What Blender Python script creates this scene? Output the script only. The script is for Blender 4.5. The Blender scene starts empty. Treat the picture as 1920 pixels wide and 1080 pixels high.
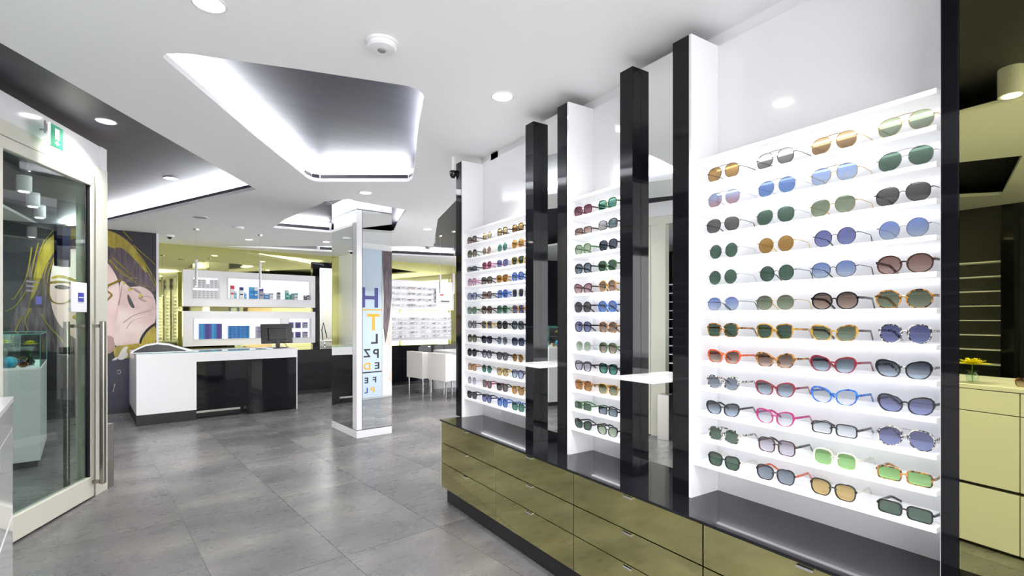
import bpy, bmesh, math, random
from mathutils import Vector, Matrix
random.seed(7)
S = bpy.context.scene
COL = S.collection
PI = math.pi
# ------------------------------------------------------------------ camera, world, exposure
H = 1.35; F = 955.0
C33, S33 = math.cos(math.radians(33.12)), math.sin(math.radians(33.12))
cam = bpy.data.cameras.new('camera'); camo = bpy.data.objects.new('camera', cam); COL.objects.link(camo)
camo.location = (0, 0, H); camo.rotation_euler = (PI/2, 0, -math.radians(33.12))
cam.sensor_width = 36; cam.lens = 36*F/1920; cam.shift_y = 56/1920; cam.clip_start = 0.02
S.camera = camo
W = bpy.data.worlds.new('world'); S.world = W; W.use_nodes = True
W.node_tree.nodes['Background'].inputs[0].default_value = (.975, .97, 1, 1)
W.node_tree.nodes['Background'].inputs[1].default_value = 5.2
S.view_settings.view_transform = 'Standard'; S.view_settings.look = 'None'
S.view_settings.gamma = 1; S.view_settings.use_curve_mapping = False
S.view_settings.exposure = 0.45
SPOT_W = 12.0; COVE_W = 11.0; FILL_W = 42.0

# ------------------------------------------------------------------ room frames
RB = math.radians(7.1); CB, SB = math.cos(RB), math.sin(RB)     # the old building grid is turned 7 degrees
def bw(x, y): return (x*CB - y*SB, x*SB + y*CB)                    # building grid -> world
def wb(X, Y): return (X*CB + Y*SB, -X*SB + Y*CB)
def ray(px): t = (px-960)/F; return (S33 + C33*t, C33 - S33*t)
def fl(px, py, Z=0.0):
    d = F*(H-Z)/(py-596.0); a, b = ray(px); return (a*d, b*d)
def onb(px, py, yb):                                                # point of a wall y_b = const
    a, b = ray(px); xb, y1 = wb(a, b); d = yb/y1
    return (xb*d, H-(py-596.0)*d/F)
ZC, ZU = 2.59, 2.75

# ------------------------------------------------------------------ materials
def mat(name, col, rough=.5, metal=0, coat=0, emit=0, spec=.5, ecol=None):
    m = bpy.data.materials.new(name); m.use_nodes = True
    b = m.node_tree.nodes['Principled BSDF']
    b.inputs['Base Color'].default_value = (*col, 1); b.inputs['Roughness'].default_value = rough
    b.inputs['Metallic'].default_value = metal; b.inputs['Coat Weight'].default_value = coat
    b.inputs['Specular IOR Level'].default_value = spec
    b.inputs['Coat Roughness'].default_value = .03
    if emit:
        b.inputs['Emission Color'].default_value = (*(ecol or col), 1); b.inputs['Emission Strength'].default_value = emit
    return m
def N(m, t): return m.node_tree.nodes.new(t)
def L(m, a, b): m.node_tree.links.new(a, b)
def noise_col(m, c1, c2, scale=(1, 1, 1), nscale=3, detail=8, lo=.35, hi=.65, coord='Object', bump=0, socket='Base Color', dist=0):
    b = m.node_tree.nodes['Principled BSDF']
    tc = N(m, 'ShaderNodeTexCoord'); mp = N(m, 'ShaderNodeMapping'); mp.inputs['Scale'].default_value = scale
    nz = N(m, 'ShaderNodeTexNoise'); nz.inputs['Scale'].default_value = nscale; nz.inputs['Detail'].default_value = detail
    nz.inputs['Distortion'].default_value = dist
    r = N(m, 'ShaderNodeValToRGB'); r.color_ramp.elements[0].position = lo; r.color_ramp.elements[1].position = hi
    r.color_ramp.elements[0].color = (*c1, 1); r.color_ramp.elements[1].color = (*c2, 1)
    L(m, tc.outputs[coord], mp.inputs[0]); L(m, mp.outputs[0], nz.inputs[0]); L(m, nz.outputs[0], r.inputs[0])
    L(m, r.outputs[0], b.inputs[socket])
    return nz, r
M = {}
M['white'] = mat('white_lacquer', (.84, .84, .86), .25, coat=.3)
M['panel'] = mat('white_gloss_laminate', (.85, .85, .87), .12, coat=.5)
M['ceil'] = mat('ceiling_paint', (.90, .90, .90), .7)
M['wall'] = mat('wall_paint', (.84, .84, .85), .6)
M['uceil'] = mat('dark_satin_ceiling', (.060, .058, .075), .5, spec=.6)
noise_col(M['uceil'], (.026, .025, .034), (.037, .036, .050), (.4, 9, 1), 2.0, 4)
M['black'] = mat('black_glass', (.006, .006, .008), .04, spec=.28)
M['blackmat'] = mat('black_lacquer', (.01, .01, .012), .35)
M['bench'] = mat('dark_grey_gloss_top', (.008, .008, .011), .05, spec=.38)
M['mirror'] = mat('silver_mirror', (.86, .88, .86), .01, 1)
M['olive'] = mat('olive_tinted_mirror', (.74, .73, .32), .03, 1)
M['olive2'] = mat('olive_back_painted_glass', (.42, .40, .17), .09, 1)
noise_col(M['olive2'], (.50, .475, .20), (.62, .59, .28), (1, 1, 4), 2.2, 5)
M['olive3'] = mat('pale_olive_mirror', (.50, .485, .22), .01, 1)
M['steel'] = mat('brushed_steel', (.55, .53, .50), .28, 1)
M['bronze'] = mat('bronze_handle', (.30, .27, .24), .25, 1)
M['chrome'] = mat('chrome', (.80, .80, .82), .08, 1)
M['alu'] = mat('cream_door_frame', (.62, .61, .53), .35)
M['led'] = mat('lit_acrylic', (1, 1, 1), .4, emit=1.35, ecol=(.98, .99, 1))
M['ledshelf'] = mat('lit_acrylic_shelf', (.9, .9, .92), .25, emit=.12, ecol=(.97, .985, 1))
M['strip'] = mat('led_strip', (1, 1, 1), .4, emit=2.1, ecol=(.96, .98, 1))
M['ledback'] = mat('lit_niche_back', (.85, .85, .88), .5, emit=.45, ecol=(.95, .98, 1))
M['lamp'] = mat('lamp_lens', (1, 1, .97), .4, emit=14, ecol=(1, .98, .93))
M['cove'] = mat('led_strip', (1, 1, 1), .4, emit=6)
M['grey'] = mat('grey_plastic', (.28, .28, .29), .45)
M['wood'] = mat('grey_oak', (.13, .115, .105), .5)
noise_col(M['wood'], (.09, .08, .072), (.17, .15, .14), (26, 26, 1.2), 1.5, 6)
M['screen'] = mat('monitor_plastic', (.008, .008, .009), .22)
M['seat'] = mat('white_leather', (.74, .72, .69), .42)
M['green'] = mat('exit_green', (.0, .36, .17), .5, emit=.1, ecol=(0, .42, .2))
M['signwhite'] = mat('sign_white', (.9, .9, .9), .5, emit=.3)
M['yellow'] = mat('yellow_petal', (.75, .66, .02), .5)
M['cream'] = mat('pale_petal', (.75, .78, .45), .5)
M['leaf'] = mat('stem_green', (.10, .22, .05), .5)
M['grout'] = mat('grout', (.15, .145, .15), .8)

def thin_glass(name, tint, gloss_add=0.0, rough=.0, fres=1.45):
    m = bpy.data.materials.new(name); m.use_nodes = True; nt = m.node_tree; nt.nodes.clear()
    o = N(m, 'ShaderNodeOutputMaterial'); mx = N(m, 'ShaderNodeMixShader'); tr = N(m, 'ShaderNodeBsdfTransparent')
    g = N(m, 'ShaderNodeBsdfGlossy'); g.inputs['Roughness'].default_value = rough
    fr = N(m, 'ShaderNodeFresnel'); fr.inputs[0].default_value = fres
    ad0 = N(m, 'ShaderNodeMath'); ad0.inputs[1].default_value = gloss_add; ad0.use_clamp = True
    ge = N(m, 'ShaderNodeNewGeometry'); iv = N(m, 'ShaderNodeMath'); iv.operation = 'SUBTRACT'; iv.inputs[0].default_value = 1
    ad = N(m, 'ShaderNodeMath'); ad.operation = 'MULTIPLY'           # a sheet reflects once, at the face turned to the light
    L(m, ge.outputs['Backfacing'], iv.inputs[1]); L(m, ad0.outputs[0], ad.inputs[0]); L(m, iv.outputs[0], ad.inputs[1])
    tr.inputs[0].default_value = (*tint, 1)
    L(m, fr.outputs[0], ad0.inputs[0]); L(m, ad.outputs[0], mx.inputs[0])
    L(m, tr.outputs[0], mx.inputs[1]); L(m, g.outputs[0], mx.inputs[2]); L(m, mx.outputs[0], o.inputs[0])
    return m, tr
M['glass'] = thin_glass('door_glass', (.80, .88, .84), .06)[0]
M['cglass'] = thin_glass('clear_case_glass', (.90, .97, .95), .03)[0]
M['wglass'] = thin_glass('window_glass', (.98, .98, .98), .0)[0]
M['gedge'] = mat('glass_edge', (.10, .40, .34), .1)
M['acry'] = mat('frosted_acrylic', (.80, .80, .82), .15, coat=.5)

def lens_mat(name, top, bot, gloss=.05):
    top, bot = [tuple((c*.85+.06)**.5 for c in k) for k in (top, bot)]     # the lens is passed twice (front and back face)
    m, tr = thin_glass('lens_'+name, top, gloss, .02)
    tc = N(m, 'ShaderNodeTexCoord'); sp = N(m, 'ShaderNodeSeparateXYZ'); r = N(m, 'ShaderNodeValToRGB')
    r.color_ramp.elements[0].position = .1; r.color_ramp.elements[1].position = .9
    r.color_ramp.elements[0].color = (*bot, 1); r.color_ramp.elements[1].color = (*top, 1)
    if name.startswith('half'):
        r.color_ramp.elements[0].position = .52; r.color_ramp.elements[1].position = .55
    L(m, tc.outputs['Generated'], sp.inputs[0]); L(m, sp.outputs[2], r.inputs[0]); L(m, r.outputs[0], tr.inputs[0])
    return m
LENS = {
 'amber': ((.42, .22, .03), (.50, .27, .04)), 'half grey': ((.80, .80, .78), (.22, .21, .20)), 'half amber': ((.85, .62, .30), (.33, .19, .07)),
 'half green': ((.66, .80, .50), (.25, .31, .21)), 'blue pink': ((.30, .40, .62), (.62, .38, .40)), 'blue': ((.10, .17, .42), (.22, .40, .78)),
 'sky blue': ((.18, .28, .62), (.62, .74, .92)), 'green': ((.035, .10, .06), (.06, .15, .09)), 'smoke': ((.08, .075, .07), (.13, .12, .11)),
 'olive': ((.10, .14, .07), (.42, .50, .34)), 'brown': ((.12, .065, .045), (.62, .45, .36)), 'rose brown': ((.26, .13, .10), (.70, .48, .42)),
 'grey': ((.06, .08, .11), (.50, .64, .78)), 'violet blue': ((.10, .11, .30), (.30, .36, .70)), 'clear': ((.55, .62, .68), (.93, .96, .98)),
 'lilac': ((.40, .36, .46), (.80, .76, .86)), 'lime': ((.22, .52, .12), (.42, .78, .28)), 'yellow': ((.58, .40, .10), (.74, .54, .20)),
 'purple': ((.16, .03, .06), (.42, .12, .17)), 'teal': ((.03, .16, .12), (.10, .42, .32)), 'gold': ((.42, .30, .10), (.70, .55, .28)),
 'pale green': ((.30, .40, .26), (.66, .78, .58)), 'navy': ((.03, .04, .09), (.10, .12, .20)), 'pink': ((.45, .18, .24), (.86, .62, .66)),
 'orange': ((.40, .16, .03), (.66, .36, .10)), 'slate': ((.14, .18, .24), (.30, .38, .46))}
LM = {k: lens_mat(k, *v, gloss=.10 if k in ('blue', 'sky blue', 'blue pink', 'amber') else .05) for k, v in LENS.items()}
def pat(name, c1, c2, sc=90, lo=.42, hi=.56):
    m = mat(name, c1, .2, coat=.4); noise_col(m, c1, c2, (1, 1, 1), sc, 2, lo, hi); return m
FR = {'gunmetal': mat('f_gun', (.09, .085, .08), .25, .9), 'silver': mat('f_silver', (.62, .62, .64), .2, 1), 'gold': mat('f_gold', (.70, .50, .20), .2, 1),
 'black': mat('f_black', (.006, .006, .007), .15, coat=.5), 'brown': mat('f_brown', (.05, .025, .018), .2, coat=.4),
 'tortoise': pat('f_tort', (.035, .012, .006), (.48, .22, .04)), 'honey': pat('f_honey', (.52, .30, .05), (.16, .07, .015), 60, .5, .62),
 'red': pat('f_red', (.52, .035, .02), (.62, .12, .02)), 'crimson': mat('f_crimson', (.20, .005, .02), .18, coat=.5),
 'blue': pat('f_blue', (.01, .04, .30), (.02, .18, .62)), 'clear': mat('f_clear', (.62, .60, .52), .1, coat=.6),
 'mottled': pat('f_mottled', (.03, .03, .03), (.55, .52, .48), 130, .46, .54), 'magenta': mat('f_magenta', (.38, .01, .14), .2, coat=.5),
 'green': mat('f_green', (.05, .13, .04), .2, coat=.4), 'navy': mat('f_navy', (.008, .02, .08), .2, coat=.4),
 'purple': mat('f_purple', (.07, .01, .03), .2, coat=.4), 'white': mat('f_white', (.75, .75, .75), .3), 'pink': mat('f_pink', (.45, .12, .25), .2, coat=.4),
 'yellow tortoise': pat('f_ytort', (.62, .44, .05), (.08, .04, .01), 80, .46, .56)}
# concrete look floor
m = mat('concrete_porcelain', (.25, .25, .26), .2, spec=.5)
b = m.node_tree.nodes['Principled BSDF']
geo = N(m, 'ShaderNodeNewGeometry'); mp = N(m, 'ShaderNodeMapping'); mp.inputs['Rotation'].default_value = (0, 0, -RB)
oi = N(m, 'ShaderNodeObjectInfo'); add = N(m, 'ShaderNodeVectorMath'); add.operation = 'ADD'
sc = N(m, 'ShaderNodeVectorMath'); sc.operation = 'SCALE'; sc.inputs[3].default_value = 37
cmb = N(m, 'ShaderNodeCombineXYZ'); L(m, oi.outputs['Random'], cmb.inputs[0]); L(m, oi.outputs['Random'], cmb.inputs[1]); L(m, cmb.outputs[0], sc.inputs[0])
L(m, geo.outputs['Position'], mp.inputs[0]); L(m, mp.outputs[0], add.inputs[0]); L(m, sc.outputs[0], add.inputs[1])
st = N(m, 'ShaderNodeMapping'); st.inputs['Scale'].default_value = (1.0, 2.0, 1); L(m, add.outputs[0], st.inputs[0])
n1 = N(m, 'ShaderNodeTexNoise'); n1.inputs['Scale'].default_value = 1.0; n1.inputs['Detail'].default_value = 9; n1.inputs['Roughness'].default_value = .5
n2 = N(m, 'ShaderNodeTexNoise'); n2.inputs['Scale'].default_value = 6; n2.inputs['Detail'].default_value = 10; n2.inputs['Roughness'].default_value = .7
L(m, st.outputs[0], n1.inputs[0]); L(m, st.outputs[0], n2.inputs[0])
r1 = N(m, 'ShaderNodeValToRGB'); e = r1.color_ramp.elements
e[0].position = .33; e[0].color = (.072, .071, .076, 1); e[1].position = .72; e[1].color = (.185, .181, .174, 1)
e2 = e.new(.5); e2.color = (.108, .106, .110, 1)
mixf = N(m, 'ShaderNodeMixRGB'); mixf.inputs[0].default_value = .10
L(m, n1.outputs[0], mixf.inputs[1]); L(m, n2.outputs[0], mixf.inputs[2]); L(m, mixf.outputs[0], r1.inputs[0]); L(m, r1.outputs[0], b.inputs['Base Color'])
rr = N(m, 'ShaderNodeMapRange'); rr.inputs[3].default_value = .22; rr.inputs[4].default_value = .34; L(m, n2.outputs[0], rr.inputs[0]); L(m, rr.outputs[0], b.inputs['Roughness'])
bp = N(m, 'ShaderNodeBump'); bp.inputs['Strength'].default_value = .02; bp.inputs['Distance'].default_value = .01; L(m, n2.outputs[0], bp.inputs['Height']); L(m, bp.outputs[0], b.inputs['Normal'])
M['tile'] = m

# ------------------------------------------------------------------ mesh helpers
def obj(name, bm, m, parent=None, smooth=False):
    me = bpy.data.meshes.new(name)
    if isinstance(m, (list, tuple)):
        for q in m: me.materials.append(q)
    else: me.materials.append(m)
    bm.to_mesh(me); bm.free()
    if smooth:
        for p in me.polygons: p.use_smooth = True
    o = bpy.data.objects.new(name, me); COL.objects.link(o)
    if parent is not None: o.parent = parent
    return o
def inst(name, src, parent=None, loc=(0, 0, 0), rot=0):
    o = src.copy(); o.name = name; COL.objects.link(o); o.parent = parent; o.location = loc; o.rotation_euler = (0, 0, rot); return o
def tag(o, label=None, cat=None, group=None, kind=None):
    if label: o['label'] = label
    if cat: o['category'] = cat
    if group: o['group'] = group
    if kind: o['kind'] = kind
    return o
def thing(name, label, cat, loc=(0, 0, 0), rot=0, group=None):
    o = bpy.data.objects.new(name, None); COL.objects.link(o); o.location = loc; o.rotation_euler = (0, 0, rot)
    o.empty_display_size = .1
    return tag(o, label, cat, group)
def struct(o): o['kind'] = 'structure'; return o
def box(bm, x0, x1, y0, y1, z0, z1, bev=0, mi=0):
    vs = [bm.verts.new((x, y, z)) for x in (x0, x1) for y in (y0, y1) for z in (z0, z1)]
    fs = [bm.faces.new([vs[i] for i in f]) for f in ((0, 1, 3, 2), (4, 6, 7, 5), (0, 4, 5, 1), (2, 3, 7, 6), (0, 2, 6, 4), (1, 5, 7, 3))]
    for f in fs: f.material_index = mi
    if bev:
        es = list({e for f in fs for e in f.edges})
        r = bmesh.ops.bevel(bm, geom=es, offset=bev, segments=2, affect='EDGES', profile=.5)
        for f in r['faces']: f.material_index = mi
    return bm
def B(*a, **k): bm = bmesh.new(); box(bm, *a, **k); bmesh.ops.recalc_face_normals(bm, faces=bm.faces); return bm
def lathe(prof, n=24, bm=None, c=(0, 0, 0)):
    bm = bm or bmesh.new(); rings = []
    for r, z in prof:
        rings.append([bm.verts.new((c[0]+r*math.cos(2*PI*i/n), c[1]+r*math.sin(2*PI*i/n), c[2]+z)) for i in range(n)])
    for a, b_ in zip(rings, rings[1:]):
        for i in range(n): bm.faces.new((a[i], a[(i+1) % n], b_[(i+1) % n], b_[i]))
    bm.faces.new(rings[0][::-1]); bm.faces.new(rings[-1])
    return bm
def tube(bm, pts, r, n=8, r2=None, flat=None):
    rings = []; pts = [Vector(p) for p in pts]
    for i, p in enumerate(pts):
        d = (pts[min(i+1, len(pts)-1)]-pts[max(i-1, 0)]).normalized()
        u = d.cross(Vector((0, 0, 1)) if abs(d.z) < .9 else Vector((1, 0, 0))).normalized(); v = u.cross(d)
        rr = r if r2 is None else r+(r2-r)*i/(len(pts)-1)
        rings.append([bm.verts.new(p+u*math.cos(2*PI*k/n)*rr*(flat or 1)+v*math.sin(2*PI*k/n)*rr) for k in range(n)])
    for a, b_ in zip(rings, rings[1:]):
        for i in range(n): bm.faces.new((a[i], a[(i+1) % n], b_[(i+1) % n], b_[i]))
    bm.faces.new(rings[0]); bm.faces.new(rings[-1][::-1]); return bm
def prism(pts, z0, z1, bm=None, axis='z', mi=0):
    """polygon pts (a,b) extruded; axis z: (a,b,z); axis y: (a,y,b)"""
    bm = bm or bmesh.new()
    f = (lambda p, z: (p[0], p[1], z)) if axis == 'z' else ((lambda p, z: (p[0], z, p[1])) if axis == 'y' else (lambda p, z: (z, p[0], p[1])))
    lo = [bm.verts.new(f(p, z0)) for p in pts]; hi = [bm.verts.new(f(p, z1)) for p in pts]; n = len(pts)
    fs = [bm.faces.new(lo), bm.faces.new(hi)]+[bm.faces.new((lo[i], lo[(i+1) % n], hi[(i+1) % n], hi[i])) for i in range(n)]
    for q in fs: q.material_index = mi
    bmesh.ops.recalc_face_normals(bm, faces=fs)
    return bm
def holes_slab(name, loops, z0, z1, m, parent=None):
    cu = bpy.data.curves.new(name, 'CURVE'); cu.dimensions = '2D'; cu.fill_mode = 'BOTH'; cu.extrude = (z1-z0)/2
    for lp in loops:
        s = cu.splines.new('POLY'); s.points.add(len(lp)-1); s.use_cyclic_u = True
        for i, p in enumerate(lp): s.points[i].co = (p[0], p[1], 0, 1)
    t = bpy.data.objects.new('tmp', cu); COL.objects.link(t)
    bpy.context.view_layer.update()
    me = bpy.data.meshes.new_from_object(t.evaluated_get(bpy.context.evaluated_depsgraph_get()))
    bpy.data.objects.remove(t); bpy.data.curves.remove(cu); me.name = name
    me.materials.clear(); me.materials.append(m)
    for p in me.polygons: p.material_index = 0
    me.transform(Matrix.Translation((0, 0, (z0+z1)/2)))
    o = bpy.data.objects.new(name, me); COL.objects.link(o)
    if parent: o.parent = parent
    return o
def text(name, body, size, m, parent=None, loc=(0, 0, 0), rot=(PI/2, 0, 0), ext=.0008, sx=1):
    cu = bpy.data.curves.new(name, 'FONT'); cu.body = body; cu.size = size; cu.extrude = ext; cu.align_x = 'CENTER'
    cu.offset = size*.02
    t = bpy.data.objects.new('tmp', cu); COL.objects.link(t); bpy.context.view_layer.update()
    me = bpy.data.meshes.new_from_object(t.evaluated_get(bpy.context.evaluated_depsgraph_get()))
    bpy.data.objects.remove(t); bpy.data.curves.remove(cu)
    me.materials.clear(); me.materials.append(m)
    o = bpy.data.objects.new(name, me); COL.objects.link(o); o.parent = parent; o.location = loc; o.rotation_euler = rot; o.scale = (sx, 1, 1)
    return o
def area(name, loc, size, power, rot=(0, 0, 0), col=(1, 1, 1), shape='DISK', size_y=None, parent=None, spread=PI):
    l = bpy.data.lights.new(name, 'AREA'); l.shape = shape; l.size = size; l.energy = power; l.color = col; l.spread = spread
    if size_y: l.size_y = size_y
    o = bpy.data.objects.new(name, l); COL.objects.link(o); o.location = loc; o.rotation_euler = rot
    if parent: o.parent = parent
    return o

# ================================================================== SETTING
# floor: large concrete-look tiles on the building grid, recessed joints
floor = struct(obj('floor', B(-4.2, 7.4, -3.2, 11.6, -.12, -.0035), M['grout']))
TW, TL = .6235, 1.205
g0 = wb(.635, 4.134)
tb = B(-TW/2+.0015, TW/2-.0015, -TL/2+.0015, TL/2-.0015, -.0035, 0)
tile0 = obj('tile', tb, M['tile'], floor)
cells = []
for i in range(-7, 11):
    for j in range(-6, 7):
        cx, cy = g0[0]+(i+.5)*TW, g0[1]+(j+.5)*TL
        X, Y = bw(cx, cy)
        if -4.0 < X < 7.0 and -2.9 < Y < 11.2: cells.append((X, Y))
for k, (X, Y) in enumerate(cells):
    if k == 0: tile0.location = (X, Y, 0); tile0.rotation_euler = (0, 0, RB)
    else: inst('tile', tile0, floor, (X, Y, 0), RB)

# ceiling slab with cut-outs
def cpx(l, z=ZC): return [fl(x, y, z) for x, y in l]
cut_main = cpx([(306, 105), (313, 101), (331, 99.4), (360, 101.5), (392.5, 106.4), (561, 130), (744, 158), (766, 161.5), (783, 168), (793, 176), (796, 186), (786, 234), (775, 327), (773, 336), (764, 341), (600, 341), (586, 338.5), (575, 333), (476.8, 254), (308, 110)])
pA, pB = fl(0, 80, ZC), fl(480, 355, ZC)
dv = Vector(pB)-Vector(pA); pA2 = tuple(Vector(pA)-dv*.9)
pC = fl(203, 417, ZC); dc = Vector(pC)-Vector(pB); pC2 = tuple(Vector(pC)+dc*.55)
cut_left = [pA2, pB, pC2, (pC2[0]-.35, 3.3), (-3.4, 1.6)]
cut_col = cpx([(511, 427), (537, 410), (612, 377.5), (655, 373), (668, 377), (762, 394), (748, 414), (738, 436), (618, 436)])
cut_back = cpx([(422, 461.8), (813, 462), (821, 411), (880, 350)])+[(5.6, 5.5), (5.9, 9.0)]+cpx([(852, 483), (738, 478), (600, 471)])
cut_cam = [(-.45, .1), (1.15, .1), (1.15, 1.2), (-.45, 1.2)]
outer = [(-4.1, -3.1), (7.2, -3.1), (7.2, 11.5), (-4.1, 11.5)]
ceiling = struct(holes_slab('ceiling', [outer, cut_main, cut_left, cut_col, cut_back, cut_cam], ZC, ZC+.032, M['ceil']))
upper = obj('upper_ceiling', B(-4.1, 7.2, -3.1, 11.5, ZU, ZU+.08), M['uceil'], ceiling)
# dark fascia bands above the far lips, and the led strips hidden on the slab
def seg_box(name, p, q, w, z0, z1, m, parent, off=0):
    p, q = Vector(p), Vector(q); d = (q-p).normalized(); n = Vector((-d.y, d.x))
    pts = [p+n*off, q+n*off, q+n*(off+w), p+n*(off+w)]
    return obj(name, prism([tuple(v) for v in pts], z0, z1), m, parent)
def cove(p, q, off, power, tilt=0):
    p, q = Vector(p), Vector(q); d = q-p; n = Vector((-d.y, d.x)).normalized(); c = (p+q)/2+n*off
    o = area('cove_light', (c.x, c.y, ZC+.072), d.length, power*d.length, shape='RECTANGLE', size_y=.03, parent=ceiling, col=(.93, .95, 1))
    ex = d.normalized()*.05
    seg_box('cove_wall', c-d/2-ex, c+d/2+ex, .012*(1 if off > 0 else -1), ZC+.032, ZU-.001, M['ceil'], ceiling, off=(.06 if off > 0 else -.06))
    nn = Vector((-d.y, d.x)).normalized()*(1 if off > 0 else -1); t_ = math.radians(16)
    z_ = -Vector((-nn.x*math.sin(t_), -nn.y*math.sin(t_), math.cos(t_))); x_ = Vector((d.x, d.y, 0)).normalized(); y_ = z_.cross(x_)
    o.rotation_euler = Matrix((x_, y_, z_)).transposed().to_euler(); return o
def fascia(loop, i0, i1, side):
    for i in range(i0, i1): seg_box('fascia', loop[i], loop[i+1], .012*side, ZC+.032, ZC+.068, M['uceil'], ceiling, off=.012*side)
ctr = Vector((sum(p[0] for p in cut_main)/len(cut_main), sum(p[1] for p in cut_main)/len(cut_main)))
def outside(p, q, c):
    p, q = Vector(p), Vector(q); d = q-p; n = Vector((-d.y, d.x)); return 1 if n.dot((p+q)/2-Vector(c)) > 0 else -1
for p, q in ((cut_main[14], cut_main[15]), (cut_main[18], cut_main[19]), (cut_main[17], cut_main[18]), (cut_main[15], cut_main[16]), (cut_main[16], cut_main[17])):
    cove(p, q, .06*outside(p, q, ctr), COVE_W)
cove(cut_main[10], cut_main[12], .06*outside(cut_main[10], cut_main[12], ctr), COVE_W*.6)
fascia(cut_main, 13, 17, outside(cut_main[14], cut_main[15], ctr))
cl = (-1.0, 4.4)
cove(pB, pC2, .07*outside(pB, pC2, cl), COVE_W*1.2)
seg_box('fascia', pB, pC2, .012*outside(pB, pC2, cl), ZC+.032, ZC+.068, M['uceil'], ceiling, .012*outside(pB, pC2, cl))
cc = (sum(p[0] for p in cut_col)/9, sum(p[1] for p in cut_col)/9)
for i in (0, 2, 4, 6, 8):
    p, q = cut_col[i], cut_col[(i+1) % 9]; cove(p, q, .06*outside(p, q, cc), COVE_W*.6)
cove(cut_col[0], cut_col[2], .06*outside(cut_col[0], cut_col[2], cc), COVE_W*.6)
seg_box('fascia', cut_col[8], cut_col[0], .012*outside(cut_col[8], cut_col[0], cc), ZC+.032, ZC+.075, M['uceil'], ceiling, .012*outside(cut_col[8], cut_col[0], cc))
cb_ = (4.0, 9.0)
p, q = cut_back[0], cut_back[1]; cove(p, q, -.06*outside(p, q, (3.5, 5)), COVE_W*.3)
p, q = cut_back[8], cut_back[6]; cove(p, q, .06*outside(p, q, (3.5, 7)), COVE_W*.45)
seg_box('fascia', p, q, .012*outside(p, q, (3.5, 7)), ZC+.032, ZC+.085, M['uceil'], ceiling, .012*outside(p, q, (3.5, 7)))

# shell walls
YB = 10.2
def bwall(name, x0, x1, y0, y1, z0, z1, m, parent=None):
    o = obj(name, B(x0, x1, y0, y1, z0, z1), m, parent); o.rotation_euler = (0, 0, RB); return o
x_p = onb(598, 500, YB)[0]; x_q = x_p+.62
struct(bwall('wall_back', -2.6, x_p, YB, YB+.1, 0, ZC, M['olive']))
struct(bwall('wall_back', x_q, 8.1, YB, YB+.1, 0, ZC, M['olive']))
struct(bwall('wall_back', x_p, x_q, YB, YB+.1, 2.40, ZC, M['olive']))
# little white room seen through the black-framed opening
room = struct(bwall('wall_backroom', x_p-.3, x_q+1.2, YB+1.0, YB+1.06, 0, ZC, M['wall']))
for a in ((x_p-.34, x_p-.3, YB+.1, YB+1.0, 0, ZC), (x_q+1.2, x_q+1.24, YB+.1, YB+1.0, 0, ZC)):
    w = obj('partition', B(*a), M['wall'], room)
rl = area('back_room_light', (*bw(x_p+.4, YB+.6), 2.4), .5, 14, parent=None); rl.parent = room; rl.location = (x_p+.4, YB+.6, 2.45)
struct(obj('wall_left', B(-4.1, -4.0, -3.0, 11.4, 0, ZU), M['blackmat']))
wr_ = struct(obj('wall_right', B(6.9, 7.0, 9.2, 11.4, 0, ZU), M['wall']))
obj('lintel', B(6.9, 7.0, -3.0, 9.2, 2.45, ZU), M['wall'], wr_); obj('sill', B(6.85, 7.0, -3.0, 9.2, 0, .3), M['wall'], wr_)
w2 = struct(obj('added_window_3', B(6.95, 6.96, -3.0, 9.2, .3, 2.45), M['wglass']))  # unseen window along the right wall, added so sky light reaches the far room
for k in range(6): obj('mullion', B(6.91, 6.99, -2.9+k*2.4-.03, -2.9+k*2.4+.03, .3, 2.45), M['alu'], w2)
wf = struct(obj('wall_front', B(-4.0, 7.0, -3.0, -2.9, 2.45, ZU), M['wall']))
obj('sill', B(-4.0, 7.0, -3.0, -2.8, 0, .25), M['wall'], wf)
win = struct(obj('added_window_1', B(-4.0, 7.0, -2.96, -2.95, .25, 2.45), M['wglass']))  # unseen shop window behind the camera, added to let in ambient light
for k in range(6): obj('mullion', B(-4+k*2.18-.03, -4+k*2.18+.03, -2.99, -2.91, .25, 2.45), M['alu'], win)
# partition that carries the display bays, its rear side and the graphic wall behind it
XK = 1.955
struct(obj('wall_partition', B(XK+.02, XK+.12, -.3, 3.47, 0, ZC), M['wall']))
struct(obj('wall_partition_end', B(XK+.02, 6.9, 3.22, 3.32, 0, ZC), M['wall']))
struct(obj('wall_near_right', B(1.80, 6.9, -1.7, -.31, 0, ZC), M['wall']))

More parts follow.
